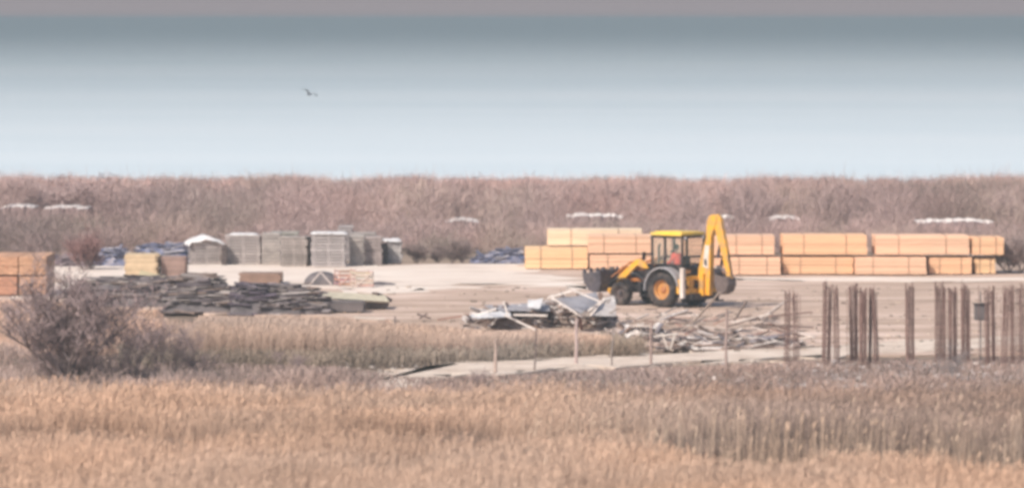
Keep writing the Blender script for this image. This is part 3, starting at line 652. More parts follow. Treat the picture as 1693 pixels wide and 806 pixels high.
# ---------------------------------------------------------------- planks and scrap
def plank(p0, p1, w, t, tone, label, cat='plank', group=None, name='plank', m='oldwood', roll=0.0):
    p0 = Vector(p0); p1 = Vector(p1); dv = p1-p0; b = MB()
    q = dv.to_track_quat('X', 'Z').to_matrix() @ Matrix.Rotation(roll, 3, 'X')
    nseg = 4; L_ = dv.length; r = random.Random(int(p0.x*97+p0.y*31))
    b.box((0, 0, 0), (L_, w, t), None, tone)
    # chipped ends and a slight bow
    for i, v in enumerate(b.v):
        b.v[i] = (v[0] + r.uniform(-.03, .03), v[1]*r.uniform(.9, 1.05), v[2])
    b.v = [tuple(q @ Vector(v)) for v in b.v]
    o = b.build(name, M[m], loc=(p0+p1)/2); return tag(o, label, cat, group)
def pk(x0, y0, x1, y1, py0, py1=None, **k):
    """plank between two photo points; py0/py1 = ground rows giving the depth of each end"""
    py1 = py0 if py1 is None else py1
    d0 = at(0, py0).y; d1 = at(0, py1).y
    a = Vector(((x0-CX)/F*d0, d0, max(0.03, H-(y0-HOR)*d0/F))); b = Vector(((x1-CX)/F*d1, d1, max(0.03, H-(y1-HOR)*d1/F)))
    return plank(a, b, **k)
OLD = (0.30, 0.24, 0.21); WHT = (0.72, 0.64, 0.58); DRK = (0.14, 0.10, 0.09); RED = (0.34, 0.20, 0.16)
# boards by the heaps
pk(532, 487, 640, 494, 515, 512, w=0.5, t=0.06, tone=(0.60, 0.54, 0.42), label='long pale board lying on top of the low board pile', roll=0.5)
pk(620, 485, 643, 496, 512, 508, w=0.25, t=0.12, tone=DRK, label='dark board end sticking out at the right of the low board pile')
oldstack(536, 604, 518, 500, 1.2, (0.20, 0.17, 0.17), 'low dark grey board pile under the long pale board', 110)
oldstack(600, 642, 512, 495, 1.2, (0.24, 0.20, 0.19), 'low grey board pile at the right end of the long pale board', 111)
pk(228, 462, 272, 470, 492, w=0.9, t=0.05, tone=(0.50, 0.43, 0.28), label='yellowish board leaning below the yellowish stack', roll=0.9)
pk(255, 470, 308, 492, 494, w=0.6, t=0.05, tone=(0.42, 0.37, 0.28), label='faded board sloping down to the right onto the board heap', roll=0.9)
pk(188, 490, 232, 476, 506, w=0.16, t=0.05, tone=(0.45, 0.38, 0.33), label='pale board sloping up in front of the brownish board heap')
pk(120, 505, 152, 490, 512, w=0.12, t=0.05, tone=DRK, label='dark board showing through the twigs of the largest shrub')
# wire frames / crates, x 555-610
def frame_obj(x0, x1, yb, yt, lab, tone, seed, depth=0.9):
    d = at(0, yb).y; w_ = (x1-x0)/F*d; hh = H-(yt-HOR)*d/F; root = empty('crate_frame', (((x0+x1)/2-CX)/F*d, d+depth/2, 0.03), 0.25, lab, 'crate', 'open crates beyond the heaps')
    b = MB(); t = 0.05
    for sx in (-1, 1):
        for sy in (-1, 1): b.tube((sx*w_/2, sy*depth/2, 0), (sx*w_/2*1.02, sy*depth/2, hh), t/2, n=4, col=tone)
    b.build('post', M['oldwood'], root)
    s = MB(); r = random.Random(seed)
    for k in range(4):
        z = hh*(k+.5)/4
        for sy in (-1, 1): s.box((r.uniform(-.03, .03), sy*(depth/2+.04), z), (w_*1.03, .025, .07), col=tuple(c*r.uniform(.8, 1.1) for c in tone))
        for sx in (-1, 1): s.box((sx*(w_/2+.04), 0, z+.02), (.025, depth, .07), col=tuple(c*r.uniform(.8, 1.1) for c in tone))
    s.build('slat', M['oldwood'], root)
    g = MB(); g.tube((-w_/2, -depth/2-.07, .05), (w_/2, -depth/2-.07, hh*.95), .03, n=4, col=tone); g.build('brace', M['oldwood'], root)
frame_obj(557, 583, 474, 447, 'reddish open crate right of the small dark pile', (0.55, 0.34, 0.28), 1)
frame_obj(584, 612, 476, 449, 'pale open crate, right one of the pair', (0.62, 0.50, 0.44), 2)
for i, (x0, y0, x1, y1) in enumerate([(512, 470, 530, 449), (530, 449, 548, 470)]):
    pk(x0, y0, x1, y1, 474, w=0.08, t=0.06, tone=(0.55, 0.48, 0.45), label=['pale batten leaning right on the small dark pile', 'pale batten leaning left on the small dark pile'][i])

# sheets in the scrap heap in front of the loader
def sheet(pts, lab, m='greysheet', corr=True, cat='metal sheet', name='roofing_sheet'):
    """four corners as (px, py, ground row)"""
    c = []
    for x, y, g_ in pts:
        d = at(0, g_+7).y; c.append(np.array([(x-CX)/F*d, d, max(0.03, H-(y-HOR)*d/F)]))
    n = 24; vs = []; nrm = np.cross(c[1]-c[0], c[3]-c[0]); nrm /= np.linalg.norm(nrm)
    for i in range(n+1):
        for j in range(5):
            u, v = i/n, j/4; p = (c[0]*(1-u)+c[1]*u)*(1-v) + (c[3]*(1-u)+c[2]*u)*v
            p = p + nrm*((0.008*math.sin(u*n*1.6) if corr else 0) + 0.05*math.sin(v*5+u*3)); vs.append(p)
    k = len(vs); vs = vs + [p - nrm*0.012 for p in vs]; fs = [(i*5+j, (i+1)*5+j, (i+1)*5+j+1, i*5+j+1) for i in range(n) for j in range(4)]
    fs += [tuple(t+k for t in f[::-1]) for f in fs]; b = MB(); b.poly([tuple(v) for v in vs], fs)
    o = b.build(name, M[m], smooth=True); return tag(o, lab, cat)
heap('scrap_mound', 895, 1022, 541, 499, 'concrete', 'grey brown mound of broken board under the tilted sheets', 'mound', 21, depth=2.4, rough=0.5, litter=(170, (.3, 1.4), [(.46,.38,.34),(.60,.53,.50),(.24,.18,.16),(.34,.24,.20),(.72,.66,.63),(.20,.18,.2)], .5))
heap('scrap_mound', 765, 905, 543, 508, 'concrete', 'low pale mound of scrap left of the tilted sheets', 'mound', 22, depth=2.2, rough=0.5, litter=(150, (.3, 1.2), [(.46,.38,.34),(.60,.53,.50),(.7,.66,.66),(.34,.24,.20),(.72,.66,.63),(.20,.18,.2)], .3))
sheet([(918, 493, 541), (985, 482, 532), (990, 500, 537), (958, 520, 545)], 'blue grey sheet tilted inside the white frame')
sheet([(873, 495, 535), (898, 492, 533), (893, 508, 538), (872, 510, 538)], 'bright white square sheet left of the tilted sheet', m='palefilm', corr=False, cat='sheet', name='board_sheet')
sheet([(776, 520, 541), (838, 510, 533), (846, 520, 540), (790, 529, 545)], 'pale sheet lying at the left end of the scrap heap', m='palefilm', corr=True)
sheet([(800, 504, 533), (905, 497, 528), (910, 512, 536), (830, 516, 538)], 'grey sheet under the white square sheet', m='greysheet')
sheet([(985, 493, 530), (1015, 488, 524), (1020, 520, 538), (978, 524, 541)], 'pale buff sheet hanging at the right end of the scrap heap', m='white')
wp = [(912, 491, 962, 523, 'white batten forming the lower left edge of the tilted frame'), (945, 478, 992, 498, 'white batten forming the upper edge of the tilted frame'), (960, 523, 994, 497, 'white batten rising to the right side of the tilted frame'),
      (832, 498, 840, 520, 'short white stick standing up at the left of the scrap heap'), (834, 520, 884, 544, 'long white plank sloping down to the right in front of the scrap heap'), (975, 522, 1000, 492, 'pale batten leaning beside the buff sheet'),
      (905, 492, 945, 480, 'thin pale batten along the top of the tilted frame'), (850, 520, 905, 521, 'pale lath lying flat in front of the grey sheet'), (786, 521, 820, 510, 'grey lath at the left end of the scrap heap')]
for i, (x0, y0, x1, y1, lab) in enumerate(wp):
    pk(x0, y0, x1, y1, 551 - (i % 3), w=0.10, t=0.06, tone=(.84, .77, .73), label=lab)
pk(958, 520, 962, 545, 546, w=0.12, t=0.1, tone=(0.22, 0.10, 0.08), label='short rusty red post end under the tilted frame')
# tangle of planks in front of the machine
heap('splinter_mound', 1000, 1105, 562, 538, 'concrete', 'low mound of splinters at the left of the plank tangle', 'mound', 31, depth=2.5, rough=0.6, litter=(60, (.3, 1.2), [(.46,.38,.34),(.60,.53,.50),(.24,.18,.16),(.34,.24,.20),(.72,.66,.63),(.20,.18,.2)], .4))
heap('splinter_mound', 1085, 1330, 577, 551, 'concrete', 'long low earthy mound under the plank tangle', 'mound', 32, depth=3.0, rough=0.4, litter=(150, (.3, 1.5), [(.46,.38,.34),(.60,.53,.50),(.24,.18,.16),(.34,.24,.20),(.72,.66,.63),(.20,.18,.2)], .25))
sel = [(1094, 550, 1104, 577, WHT, 'bright white plank standing left of its twin in front of the plank tangle', .2), (1116, 550, 1108, 577, WHT, 'bright white plank standing right of its twin in front of the plank tangle', .2),
       (1145, 569, 1190, 564, WHT, 'white plank lying low in front of the plank tangle'), (1185, 538, 1240, 558, (0.62, 0.52, 0.47), 'pale plank sloping down right beside the tall fence post'), (1170, 528, 1198, 512, (0.58, 0.44, 0.38), 'pinkish plank rising to the top of the tall fence post'),
       (1082, 530, 1128, 508, (0.52, 0.42, 0.37), 'long lath rising towards the rear wheel'), (1145, 518, 1165, 534, (0.5, 0.4, 0.36), 'lath crossing below the digger bucket'), (1080, 524, 1108, 540, (0.55, 0.45, 0.38), 'short pale plank at the left of the tangle'),
       (1110, 553, 1160, 535, (0.46, 0.37, 0.32), 'brown plank rising to the right in the tangle'), (1140, 562, 1185, 546, (0.48, 0.38, 0.33), 'second brown plank rising to the right in the tangle'), (1085, 540, 1135, 541, (0.42, 0.32, 0.27), 'flat brown board across the tangle'),
       (1200, 530, 1242, 520, (0.28, 0.21, 0.18), 'dark lath right of the tall fence post pointing up right'), (1230, 548, 1300, 553, (0.56, 0.45, 0.40), 'long thin pale lath lying right of the tangle'), (1228, 570, 1250, 556, (0.4, 0.32, 0.28), 'short lath ending near the first rebar cage'),
       (1318, 560, 1340, 556, WHT, 'white scrap piece between the first and second rebar cages'), (1250, 536, 1345, 541, DRK, 'long dark pole lying behind the first rebar cage'), (1230, 615, 1262, 632, (0.5, 0.4, 0.34), 'short pale board in the rubble at the foot of the first rebar cage')]
for i, s_ in enumerate(sel):
    x0, y0, x1, y1, tone, lab = s_[:6]; g_ = max(y0, y1)+2 if i not in (4, 5) else 560
    pk(x0, y0, x1, y1, max(g_, 556) if g_ < 600 else g_, w=s_[6] if len(s_) > 6 else 0.10, t=0.05, tone=tone, label=lab)
r = random.Random(5)
for i in range(110):
    x = r.choice([r.uniform(1020, 1100), r.uniform(1080, 1330), r.uniform(1080, 1260), r.uniform(785, 1010)]); left = x < 1015
    yb = r.uniform(535, 545) if left else r.uniform(530, 575)
    L_ = r.uniform(16, 70); a_ = r.gauss(0, 0.32) if r.random() < .7 else r.uniform(-1, 1)
    zz = r.uniform(2, 34 if left else 22); tone = r.choice([OLD, (0.42, 0.34, 0.29), (0.56, 0.46, 0.41), (0.66, 0.57, 0.52), (0.76, 0.69, 0.65), RED, DRK])
    wx = 'scrap heap under the tilted sheets' if left else 'plank tangle in front of the digger'
    pk(x, yb-zz, x+L_*math.cos(a_), yb-zz+L_*math.sin(a_), yb+2, yb+r.uniform(-6, 6), w=r.uniform(.06, .14), t=.04, tone=tone, label='weathered broken plank lying in the ' + wx, group='weathered planks in the ' + wx)
for i, (x0, y0, x1, y1, lab) in enumerate([(690, 519, 712, 526, 'small dark branch piece at the left, before the scrap heap'), (694, 526, 706, 518, 'short dark stick crossing the small branch piece'), (724, 528, 765, 522, 'reddish brown flat board left of the scrap heap'), (586, 524, 636, 527, 'thin pale board lying at the yard edge')]):
    pk(x0, y0, x1, y1, 532, w=0.1, t=0.06, tone=(WHT if i == 3 else RED if i == 2 else DRK), label=lab)

# ---------------------------------------------------------------- fence posts along the track
FP = [(651, 522, 578, 'post standing in the reeds left of the other fence posts'), (818, 562, 618, 'short pale post at the left end of the track'), (884, 543, 613, 'thin dark leaning post left of the thicker pinkish post'),
      (952, 527, 602, 'thick pinkish post with a dark side below the tilted sheets'), (1011, 542, 606, 'thin grey post below the front wheel'), (1075, 533, 603, 'pinkish post left of the two bright white planks'), (1200, 510, 612, 'tallest post, standing right of the plank tangle')]
for i, (x, yt, yb, lab) in enumerate(FP):
    p = at(x, yb); hh = H-(yt-HOR)*p.y/F; wd = [.07, .12, .06, .12, .07, .10, .10][i]; b = MB(); r = random.Random(i)
    tone = [(0.27, 0.21, 0.2), (0.5, 0.38, 0.33), (0.2, 0.15, 0.14), (0.52, 0.40, 0.38), (0.3, 0.25, 0.23), (0.40, 0.29, 0.26), (0.42, 0.31, 0.28)][i]
    off = [(r.uniform(-.02, .02), r.uniform(-.02, .02)) for _ in range(5)]
    for k in range(4): b.tube((off[k][0]+k*.01, off[k][1], -0.3+(hh+.3)*k/4), (off[k+1][0]+(k+1)*.01, off[k+1][1], -0.3+(hh+.3)*(k+1)/4), wd/2*(1-.05*k), wd/2*(.95-.05*k), 7, col=tone)
    tag(b.build('fence_post', M['oldwood'], loc=(p.x, p.y, 0)), lab, 'post', 'fence posts along the track')

# ---------------------------------------------------------------- rebar cages
cage_mesh = {}
def cage(px, yt, yb, wpx, nbars, lab, seed, group='rusty rebar cages standing at the right', lean=0.0, ties=11, br=0.016):
    p = at(px, yb); hh = H-(yt-HOR)*p.y/F; w_ = wpx/F*p.y; r = random.Random(seed); root = empty('rebar_cage', (p.x, p.y, -0.1), r.uniform(0, .6), lab, 'rebar cage', group); hh += .1
    pts = [(-1, -1), (1, -1), (1, 1), (-1, 1), (0, -1), (0, 1), (-1, 0), (1, 0)][:nbars+2] if nbars > 2 else [(-1, 0), (1, 0)][:nbars]
    for (sx, sy) in pts:
        b = MB(); x, y = sx*w_/2*.8, sy*w_/2*.8; e = r.uniform(-.03, .03); t = hh*r.uniform(.90, 1.0)
        n = 5; prev = (x, y, 0)
        for k in range(1, n+1):
            q = (x+lean*hh*(k/n)+e*(k/n)**2+r.uniform(-.004, .004), y+r.uniform(-.004, .004)+e*(k/n), t*k/n); b.tube(prev, q, br, n=6); prev = q
        b.build('bar', M['rust'], root)
    if nbars > 2:
        for k in range(ties):
            z = hh*(.05+.9*(k+.5)/ties); s = w_/2*.86; cs = [(-s, -s), (s, -s), (s, s), (-s, s)]; b = MB(); l_ = lean*z
            for q in range(4): a, c = cs[q], cs[(q+1) % 4]; b.tube((a[0]+l_, a[1], z+r.uniform(-.01, .01)), (c[0]+l_, c[1], z+r.uniform(-.01, .01)), .007, n=5)
            b.build('stirrup', M['rust'], root)
    return root
CG = [(1300, 476, 600, 8, 4, 'first rebar cage from the left, slightly lighter'), (1316, 478, 596, 9, 4, 'thin rebar cage just right of the first one'), (1366, 463, 603, 12, 6, 'thick dark cage, left of the close pair at its right'),
      (1384, 470, 600, 8, 4, 'slim cage right beside the thick dark one'), (1412, 466, 598, 12, 6, 'broad reddish cage left of the leaning cage'), (1427, 474, 603, 10, 6, 'dark cage touching the broad reddish one'), (1438, 472, 602, 5, 4, 'narrow cage between the dark cage and the leaning one'),
      (1450, 475, 605, 7, 4, 'leaning rebar cage left of the lone one'), (1505, 464, 606, 13, 6, 'lone thick cage with clear space on both sides'), (1550, 464, 594, 7, 4, 'slim cage, left of the group behind the small bare shrub'), (1559, 464, 594, 8, 4, 'cage directly behind the left twigs of the small bare shrub'),
      (1575, 472, 600, 10, 6, 'cage directly behind the small bare shrub'), (1596, 465, 592, 12, 6, 'thick cage left of the dark box'), (1633, 468, 600, 7, 4, 'slim cage right behind the dark box'), (1643, 470, 600, 5, 4, 'very slim cage right of the dark box'),
      (1660, 472, 606, 9, 4, 'cage near the right edge with a bush at its foot'), (1674, 468, 600, 6, 4, 'slim cage second from the right edge'), (1687, 466, 600, 11, 4, 'broad pale cage at the right edge')]
for i, (x, yt, yb, wd, nb, lab) in enumerate(CG):
    cage(x, yt, yb, wd, nb, lab, 200+i, lean=-0.045 if x == 1450 else random.Random(i).uniform(-.022, .022), br=0.021 if nb == 6 else 0.016)
r = random.Random(77)
for i, x in enumerate([1307, 1322, 1378, 1401, 1421, 1444, 1562, 1567, 1582, 1590, 1604, 1618, 1626, 1649, 1654, 1667, 1680, 1691]):
    p = at(x, r.uniform(592, 606)); hh = r.uniform(2.2, 2.65); b = MB(); prev = (0, 0, -.1); lx = r.uniform(-.03, .03)
    for k in range(1, 6): q = (lx*k/5*hh*.4+r.uniform(-.008, .008), r.uniform(-.008, .008), hh*k/5); b.tube(prev, q, .011, n=6); prev = q
    tag(b.build('rebar_rod', M['rust'], loc=(p.x, p.y, 0)), 'single thin rusty rod sticking up among the rebar cages', 'rebar rod', 'single rods among the rebar cages')
# dark box among the cages
p = at(1623, 598); root = empty('switch_box', (p.x, p.y, -.1), .1, 'dark box on a thin pole among the rebar cages', 'box')
zc = H-(516-HOR)*p.y/F; b = MB(); b.box((0, 0, zc+.1), (.46, .3, .5)); b.build('housing', M['darkfilm'], root, bevel=.04)
b = MB(); b.box((0, 0, zc+.37), (.52, .36, .04)); b.build('lid', M['black'], root); b = MB(); b.tube((0, .17, 0), (0, .17, zc+.78), .022, n=8); b.build('pole', M['steel'], root)

# rubble by the rebar
def rubble():
    b = MB(); r = random.Random(3)
    for i in range(1500):
        x = r.uniform(1180, 1850); p = at(x, r.uniform(596, 640)); s = r.uniform(.04, .2)*(.5 if r.random() < .6 else 1)
        if (x < 1300) and r.random() < .5: continue
        Mx = Matrix.Rotation(r.uniform(0, 6), 3, 'Z') @ Matrix.Rotation(r.uniform(-.6, .6), 3, 'X')
        v = r.uniform(.45, 1.0); k = len(b.v); b.box((p.x, p.y, s*.12-.02), (s*r.uniform(.7, 2.2), s, s*r.uniform(.3, .8)), Mx, (v*.62, v*.53, v*.5))
        for q in range(k, k+8): b.v[q] = tuple(c+r.uniform(-.2, .2)*s for c in b.v[q])
    for i in range(500):
        x = r.uniform(560, 1200); p = at(x, r.uniform(600, 640)); s = r.uniform(.03, .1)
        v = r.uniform(.45, 1.0); b.box((p.x, p.y, s*.1), (s*1.5, s, s*.6), Matrix.Rotation(r.uniform(0, 6), 3, 'Z'), (v*.6, v*.52, v*.47))
    for i in range(700):
        p = at(r.uniform(640, 1900), r.uniform(476, 585)); s = r.uniform(.03, .11); v = r.uniform(.3, 1.0)
        b.box((p.x, p.y, s*.15+.03), (s*2, s, s*.6), Matrix.Rotation(r.uniform(0, 6), 3, 'Z'), (v*.62, v*.5, v*.42))
    tag(b.build('rubble', M['oldwood']), 'broken rubble and stones strewn around the rebar cages and yard', kind='stuff')
rubble()

# ---------------------------------------------------------------- bird
def bird():
    d = 430.0; x = (512-CX)/F*d; z = H-(156-HOR)*d/F; root_mb = MB()
    body = [(-.28, .01), (-.2, .05), (-.05, .085), (.1, .08), (.2, .05), (.25, .05), (.3, .02), (.34, .005)]
    n = 10; vs = []; m_ = len(body)
    for i in range(n):
        a = 2*math.pi*i/n
        for X_, r_ in body: vs.append((X_, r_*math.cos(a), r_*math.sin(a)*.85))
    root_mb.poly(vs, [(i*m_+j, i*m_+j+1, ((i+1) % n)*m_+j+1, ((i+1) % n)*m_+j) for i in range(n) for j in range(m_-1)])
    for s in (-1, 1):
        sec = [(0, .0, .13, .0), (.22, .16, .15, .02), (.45, .20, .11, -.02), (.66, .10, .03, -.14)]  # span, height, half chord, sweep
        v = []
        for (sp, hh, ch, sw) in sec:
            for (cx_, cz_) in ((ch, 0), (0, .018), (-ch, 0), (0, -.008)): v.append((cx_+sw, s*(sp+.03), hh+cz_))
        root_mb.poly(v, [(k*4+j, k*4+(j+1) % 4, (k+1)*4+(j+1) % 4, (k+1)*4+j) for k in range(3) for j in range(4)] + [(12, 13, 14, 15)])
    root_mb.prism([(-.26, 0.01), (-.42, .02), (-.42, .0), (-.26, -.02)], -.06, .06)
    o = root_mb.build('bird', M['gull'], smooth=False, loc=(x, d, z)); o.rotation_euler = (R(22), R(-6), R(64)); o.scale = (1.15,)*3
    tag(o, 'dark bird with raised wings flying low over the pale water', 'bird')
bird()

# ---------------------------------------------------------------- backhoe loader
def arcpts(cx, cz, r_, a0, a1, n):
    return [(cx+r_*math.cos(R(a0+(a1-a0)*k/n)), cz+r_*math.sin(R(a0+(a1-a0)*k/n))) for k in range(n+1)]
def loader():
    d = at(0, 508.5).y; root = empty('backhoe_loader', ((1124.5-CX)/F*d, d+.75, .03), R(140), 'yellow backhoe loader with raised front bucket and folded rear digger arm, standing on the yard', 'backhoe loader')
    Y, K = M['yellow'], M['black']
    def P(b, name, m, parent=root, **k): return b.build(name, m, parent, **k)
    # chassis
    b = MB(); b.box((.75, 0, .72), (3.6, .62, .30)); b.box((2.2, 0, .55), (.35, 1.5, .18)); b.box((0, 0, .68), (.4, 1.3, .3)); b.box((1.1, .55, .72), (.75, .42, .42)); b.box((1.1, -.55, .72), (.75, .42, .42)); b.box((2.75, 0, .9), (.14, .95, .5))
    P(b, 'chassis', K, bevel=.02)
    # steps
    b = MB(); b.box((.95, .86, .42), (.42, .22, .03)); b.box((.95, .86, .66), (.42, .22, .03)); b.box((.75, .86, .6), (.03, .2, .5)); b.box((1.15, .86, .6), (.03, .2, .5)); P(b, 'step', K)
    # bonnet
    b = MB(); b.prism([(.85, .9), (2.62, .9), (2.68, 1.25), (2.6, 1.42), (1.9, 1.55), (.85, 1.66)], -.47, .47); bn = P(b, 'bonnet', M['hood'], bevel=.05)
    b = MB(); b.box((2.70, 0, 1.13), (.03, .74, .42))
    for k in range(6): b.box((2.72, 0, .97+k*.07), (.02, .74, .02))
    P(b, 'grille', K, bn)
    b = MB(); b.box((1.6, .485, 1.2), (.8, .02, .28)); 
    for k in range(6): b.box((1.6, .50, 1.08+k*.05), (.7, .015, .018))
    P(b, 'side_vent', K, bn)
    b = MB(); b.tube((1.25, -.3, 1.6), (1.25, -.3, 2.25), .045, n=10); b.tube((1.25, -.3, 2.25), (1.18, -.3, 2.35), .045, .04, n=10); P(b, 'exhaust', K)
    # wheels
    def wheel(x, y, rr, w_, name_rim='rim'):
        s = 1 if y > 0 else -1
        hub = MB(); hub.lathe([(-.06*s, .001), (-.06*s, rr*.18), (.10*s, rr*.16), (.13*s, rr*.10), (.13*s, .001)], (x, y, rr), 18); o = P(hub, 'wheel', M['hood'] if rr > .6 else M['steel'])
        t = MB(); h = w_/2; ri = rr*.56
        t.lathe([(-h*.8, ri), (-h, ri*1.15), (-h*1.02, rr*.82), (-h*.85, rr*.95), (-h*.4, rr*.985), (h*.4, rr*.985), (h*.85, rr*.95), (h*1.02, rr*.82), (h, ri*1.15), (h*.8, ri), (-h*.8, ri)], (x, y, rr), 40)
        nl = 20
        for k in range(nl):
            for sd_ in (-1, 1):
                a = 2*math.pi*(k+(.5 if sd_ > 0 else 0))/nl; Mx = Matrix.Rotation(-a, 3, 'Y') @ Matrix.Rotation(R(90), 3, 'Y') @ Matrix.Identity(3)
                c = Vector((x+math.cos(a)*rr*.985, y+sd_*h*.5, rr+math.sin(a)*rr*.985))
                Rm = Matrix.Rotation(-a, 3, 'Y') @ Matrix.Rotation(sd_*R(28), 3, 'X'); t.box(c, (rr*.05, h*.98, rr*.085), Rm)
        P(t, 'tyre', M['tyre'], o)
        r_ = MB(); r_.lathe([(-h*.8, ri*.99), (-h*.5, ri*.86), (s*h*.15, ri*.80), (s*h*.15, .02)], (x, y, rr), 28)
        r_.lathe([(h*.8, ri*.995), (h*.5, ri*.87), (-.02, ri*.82)], (x, y, rr), 28)
        for k in range(8): a = 2*math.pi*k/8; r_.tube((x+math.cos(a)*ri*.45, y+s*h*.15, rr+math.sin(a)*ri*.45), (x+math.cos(a)*ri*.45, y+s*(h*.15+.04), rr+math.sin(a)*ri*.45), .022, n=6)
        P(r_, 'rim', M['rim'] if rr > .6 else M['darkrim'], o)
    for s in (1, -1): wheel(0, s*.94, .67, .46); wheel(2.15, s*.90, .46, .34)
    # fenders
    for s in (1, -1):
        b = MB(); o_ = arcpts(0, .70, .84, -5, 172, 14); i_ = arcpts(0, .70, .79, 172, -5, 14); b.prism(o_+i_, s*.70, s*1.17); P(b, 'rear_mudguard', M['grey'])
        b = MB(); o_ = arcpts(2.15, .46, .60, 20, 165, 10); i_ = arcpts(2.15, .46, .565, 165, 20, 10); b.prism(o_+i_, s*.74, s*1.06); P(b, 'front_mudguard', K)
    # cab
    x0, x1, yh = -.68, .80, .68; z0, z1 = .98, 2.72
    b = MB(); pr = .04
    for s in (1, -1):
        for (xa, xb) in ((x1+.06, x1-.06), (.17, .17), (x0, x0+.02)): b.box(((xa+xb)/2, s*yh, (z0+z1)/2), (.075, .07, z1-z0))
        b.box(((x0+x1)/2, s*yh, z1-.04), (x1-x0, .07, .08)); b.box(((x0+x1)/2, s*yh, 1.62), (x1-x0, .06, .05))
        b.prism([(x1+.06, .95), (x1+.06, 1.42), (x0, 1.62), (x0, 1.3), (-.35, 1.55), (.3, 1.55), (.55, .95)], s*(yh-.035), s*(yh+.02))
    for xx in (x0, x1): b.box((xx, 0, z1-.04), (.07, 2*yh, .08)); b.box((xx, 0, 1.5), (.06, 2*yh, .07)); b.box((xx, 0, 1.22), (.05, 2*yh-.1, .5))
    b.box(((x0+x1)/2, 0, 1.0), (x1-x0, 2*yh-.12, .08)); cab = P(b, 'cab', K)
    b = MB(); b.box((.10, 0, 2.79), (1.52, 1.46, .12)); b.box((.10, 0, 2.86), (1.3, 1.2, .05)); P(b, 'roof', M['roofyellow'], cab, bevel=.035)
    def pane(c, size): q = MB(); q.box(c, size); P(q, 'window', M['glass'], cab)
    for s in (1, -1):
        pane((.52, s*yh, 2.15), (.56, .012, 1.02)); pane((-.26, s*yh, 2.15), (.76, .012, 1.02))
    pane((x1, 0, 2.13), (.012, 1.24, 1.08)); pane((x0, 0, 2.15), (.012, 1.24, 1.04))
    b = MB(); b.box((.08, yh+.045, 2.0), (.03, .04, .35)); P(b, 'door_handle', M['steel'], cab)
    for s in (1, -1):
        b = MB(); b.tube((x1, s*yh, 1.95), (x1+.22, s*(yh+.2), 1.95), .015, n=6); b.box((x1+.24, s*(yh+.22), 1.93), (.05, .16, .30)); P(b, 'mirror', K, cab)
    for (xx, yy) in ((.92, .55), (.92, -.55), (-.74, .55), (-.74, -.55)):
        b = MB(); b.lathe([(-.04, .001), (-.04, .06), (.03, .07), (.04, .06), (.04, .001)], (0, 0, 0), 10)
        b.v = [(xx+v[1], yy+v[0], 2.64+v[2]) for v in b.v]; P(b, 'work_light', M['grey'], cab)
    # interior
    b = MB(); b.box((-.05, 0, 1.32), (.5, .5, .14)); b.box((-.30, 0, 1.62), (.12, .48, .62)); b.box((-.05, 0, 1.13), (.3, .3, .24)); P(b, 'seat', M['trouser'], bevel=.04)
    b = MB(); b.tube((.62, 0, 1.04), (.45, 0, 1.62), .03, n=8)
    for k in range(16):
        a0, a1 = 2*math.pi*k/16, 2*math.pi*(k+1)/16; b.tube((.45-.06*math.sin(a0), .19*math.cos(a0), 1.66+.18*math.sin(a0)*.6), (.45-.06*math.sin(a1), .19*math.cos(a1), 1.66+.18*math.sin(a1)*.6), .014, n=6)
    P(b, 'steering_wheel', K); b = MB(); b.box((.74, 0, 1.35), (.14, .6, .5)); P(b, 'dashboard', K, bevel=.03)
    # loader arms
    for s in (1, -1):
        b = MB(); b.prism([(1.0, 1.44), (1.12, 1.62), (1.46, 1.80), (1.64, 1.74), (2.35, 1.18), (2.98, .68), (3.05, .52), (2.92, .42), (2.80, .52), (2.18, 1.00), (1.54, 1.55), (1.3, 1.46)], s*.58, s*.70); P(b, 'loader_arm', Y, bevel=.012)
        b = MB(); b.tube((1.0, s*.64, .85), (1.7, s*.64, 1.25), .055, n=10); P(b, 'lift_ram', K); b = MB(); b.tube((1.7, s*.64, 1.25), (2.1, s*.64, 1.18), .028, n=8); P(b, 'ram_rod', M['chrome'])
        b = MB(); b.tube((1.3, s*.52, 1.82), (2.05, s*.52, 1.62), .055, n=8); b.tube((2.05, s*.52, 1.62), (2.95, s*.52, 1.05), .035, n=8); P(b, 'tilt_ram', M['hood'])
        b = MB(); b.box((1.05, s*.56, 1.25), (.22, .14, .75)); P(b, 'arm_support', K)
    # front bucket, opening forwards and up, teeth on the lip
    prof_o = [(3.02, 1.32), (2.98, .78), (3.08, .55), (3.30, .46), (3.56, .52), (3.82, .80), (3.90, 1.18)]
    prof_i = [(3.84, 1.18), (3.77, .83), (3.53, .58), (3.31, .52), (3.12, .60), (3.04, .80), (3.07, 1.32)]
    b = MB(); b.prism(prof_o+prof_i, -1.12, 1.12); bk = P(b, 'front_bucket', M['steel'])
    for s in (1, -1):
        b = MB(); b.prism([(3.02, 1.3), (2.99, .78), (3.08, .56), (3.30, .47), (3.56, .53), (3.81, .80), (3.89, 1.16)], s*1.125, s*1.16)
        P(b, 'side_plate', M['steel'], bk)
    for k in range(6):
        y = -1.02+k*2.04/5; b = MB(); b.prism([(3.82, 1.10), (3.93, 1.12), (3.94, 1.28), (3.91, 1.38), (3.86, 1.28)], y-.065, y+.065); P(b, 'tooth', M['steel'], bk)
    for y in (-.95, -.35, .35, .95): b = MB(); b.box((3.04, y, 1.36), (.14, .09, .16)); P(b, 'bucket_lug', M['steel'], bk)
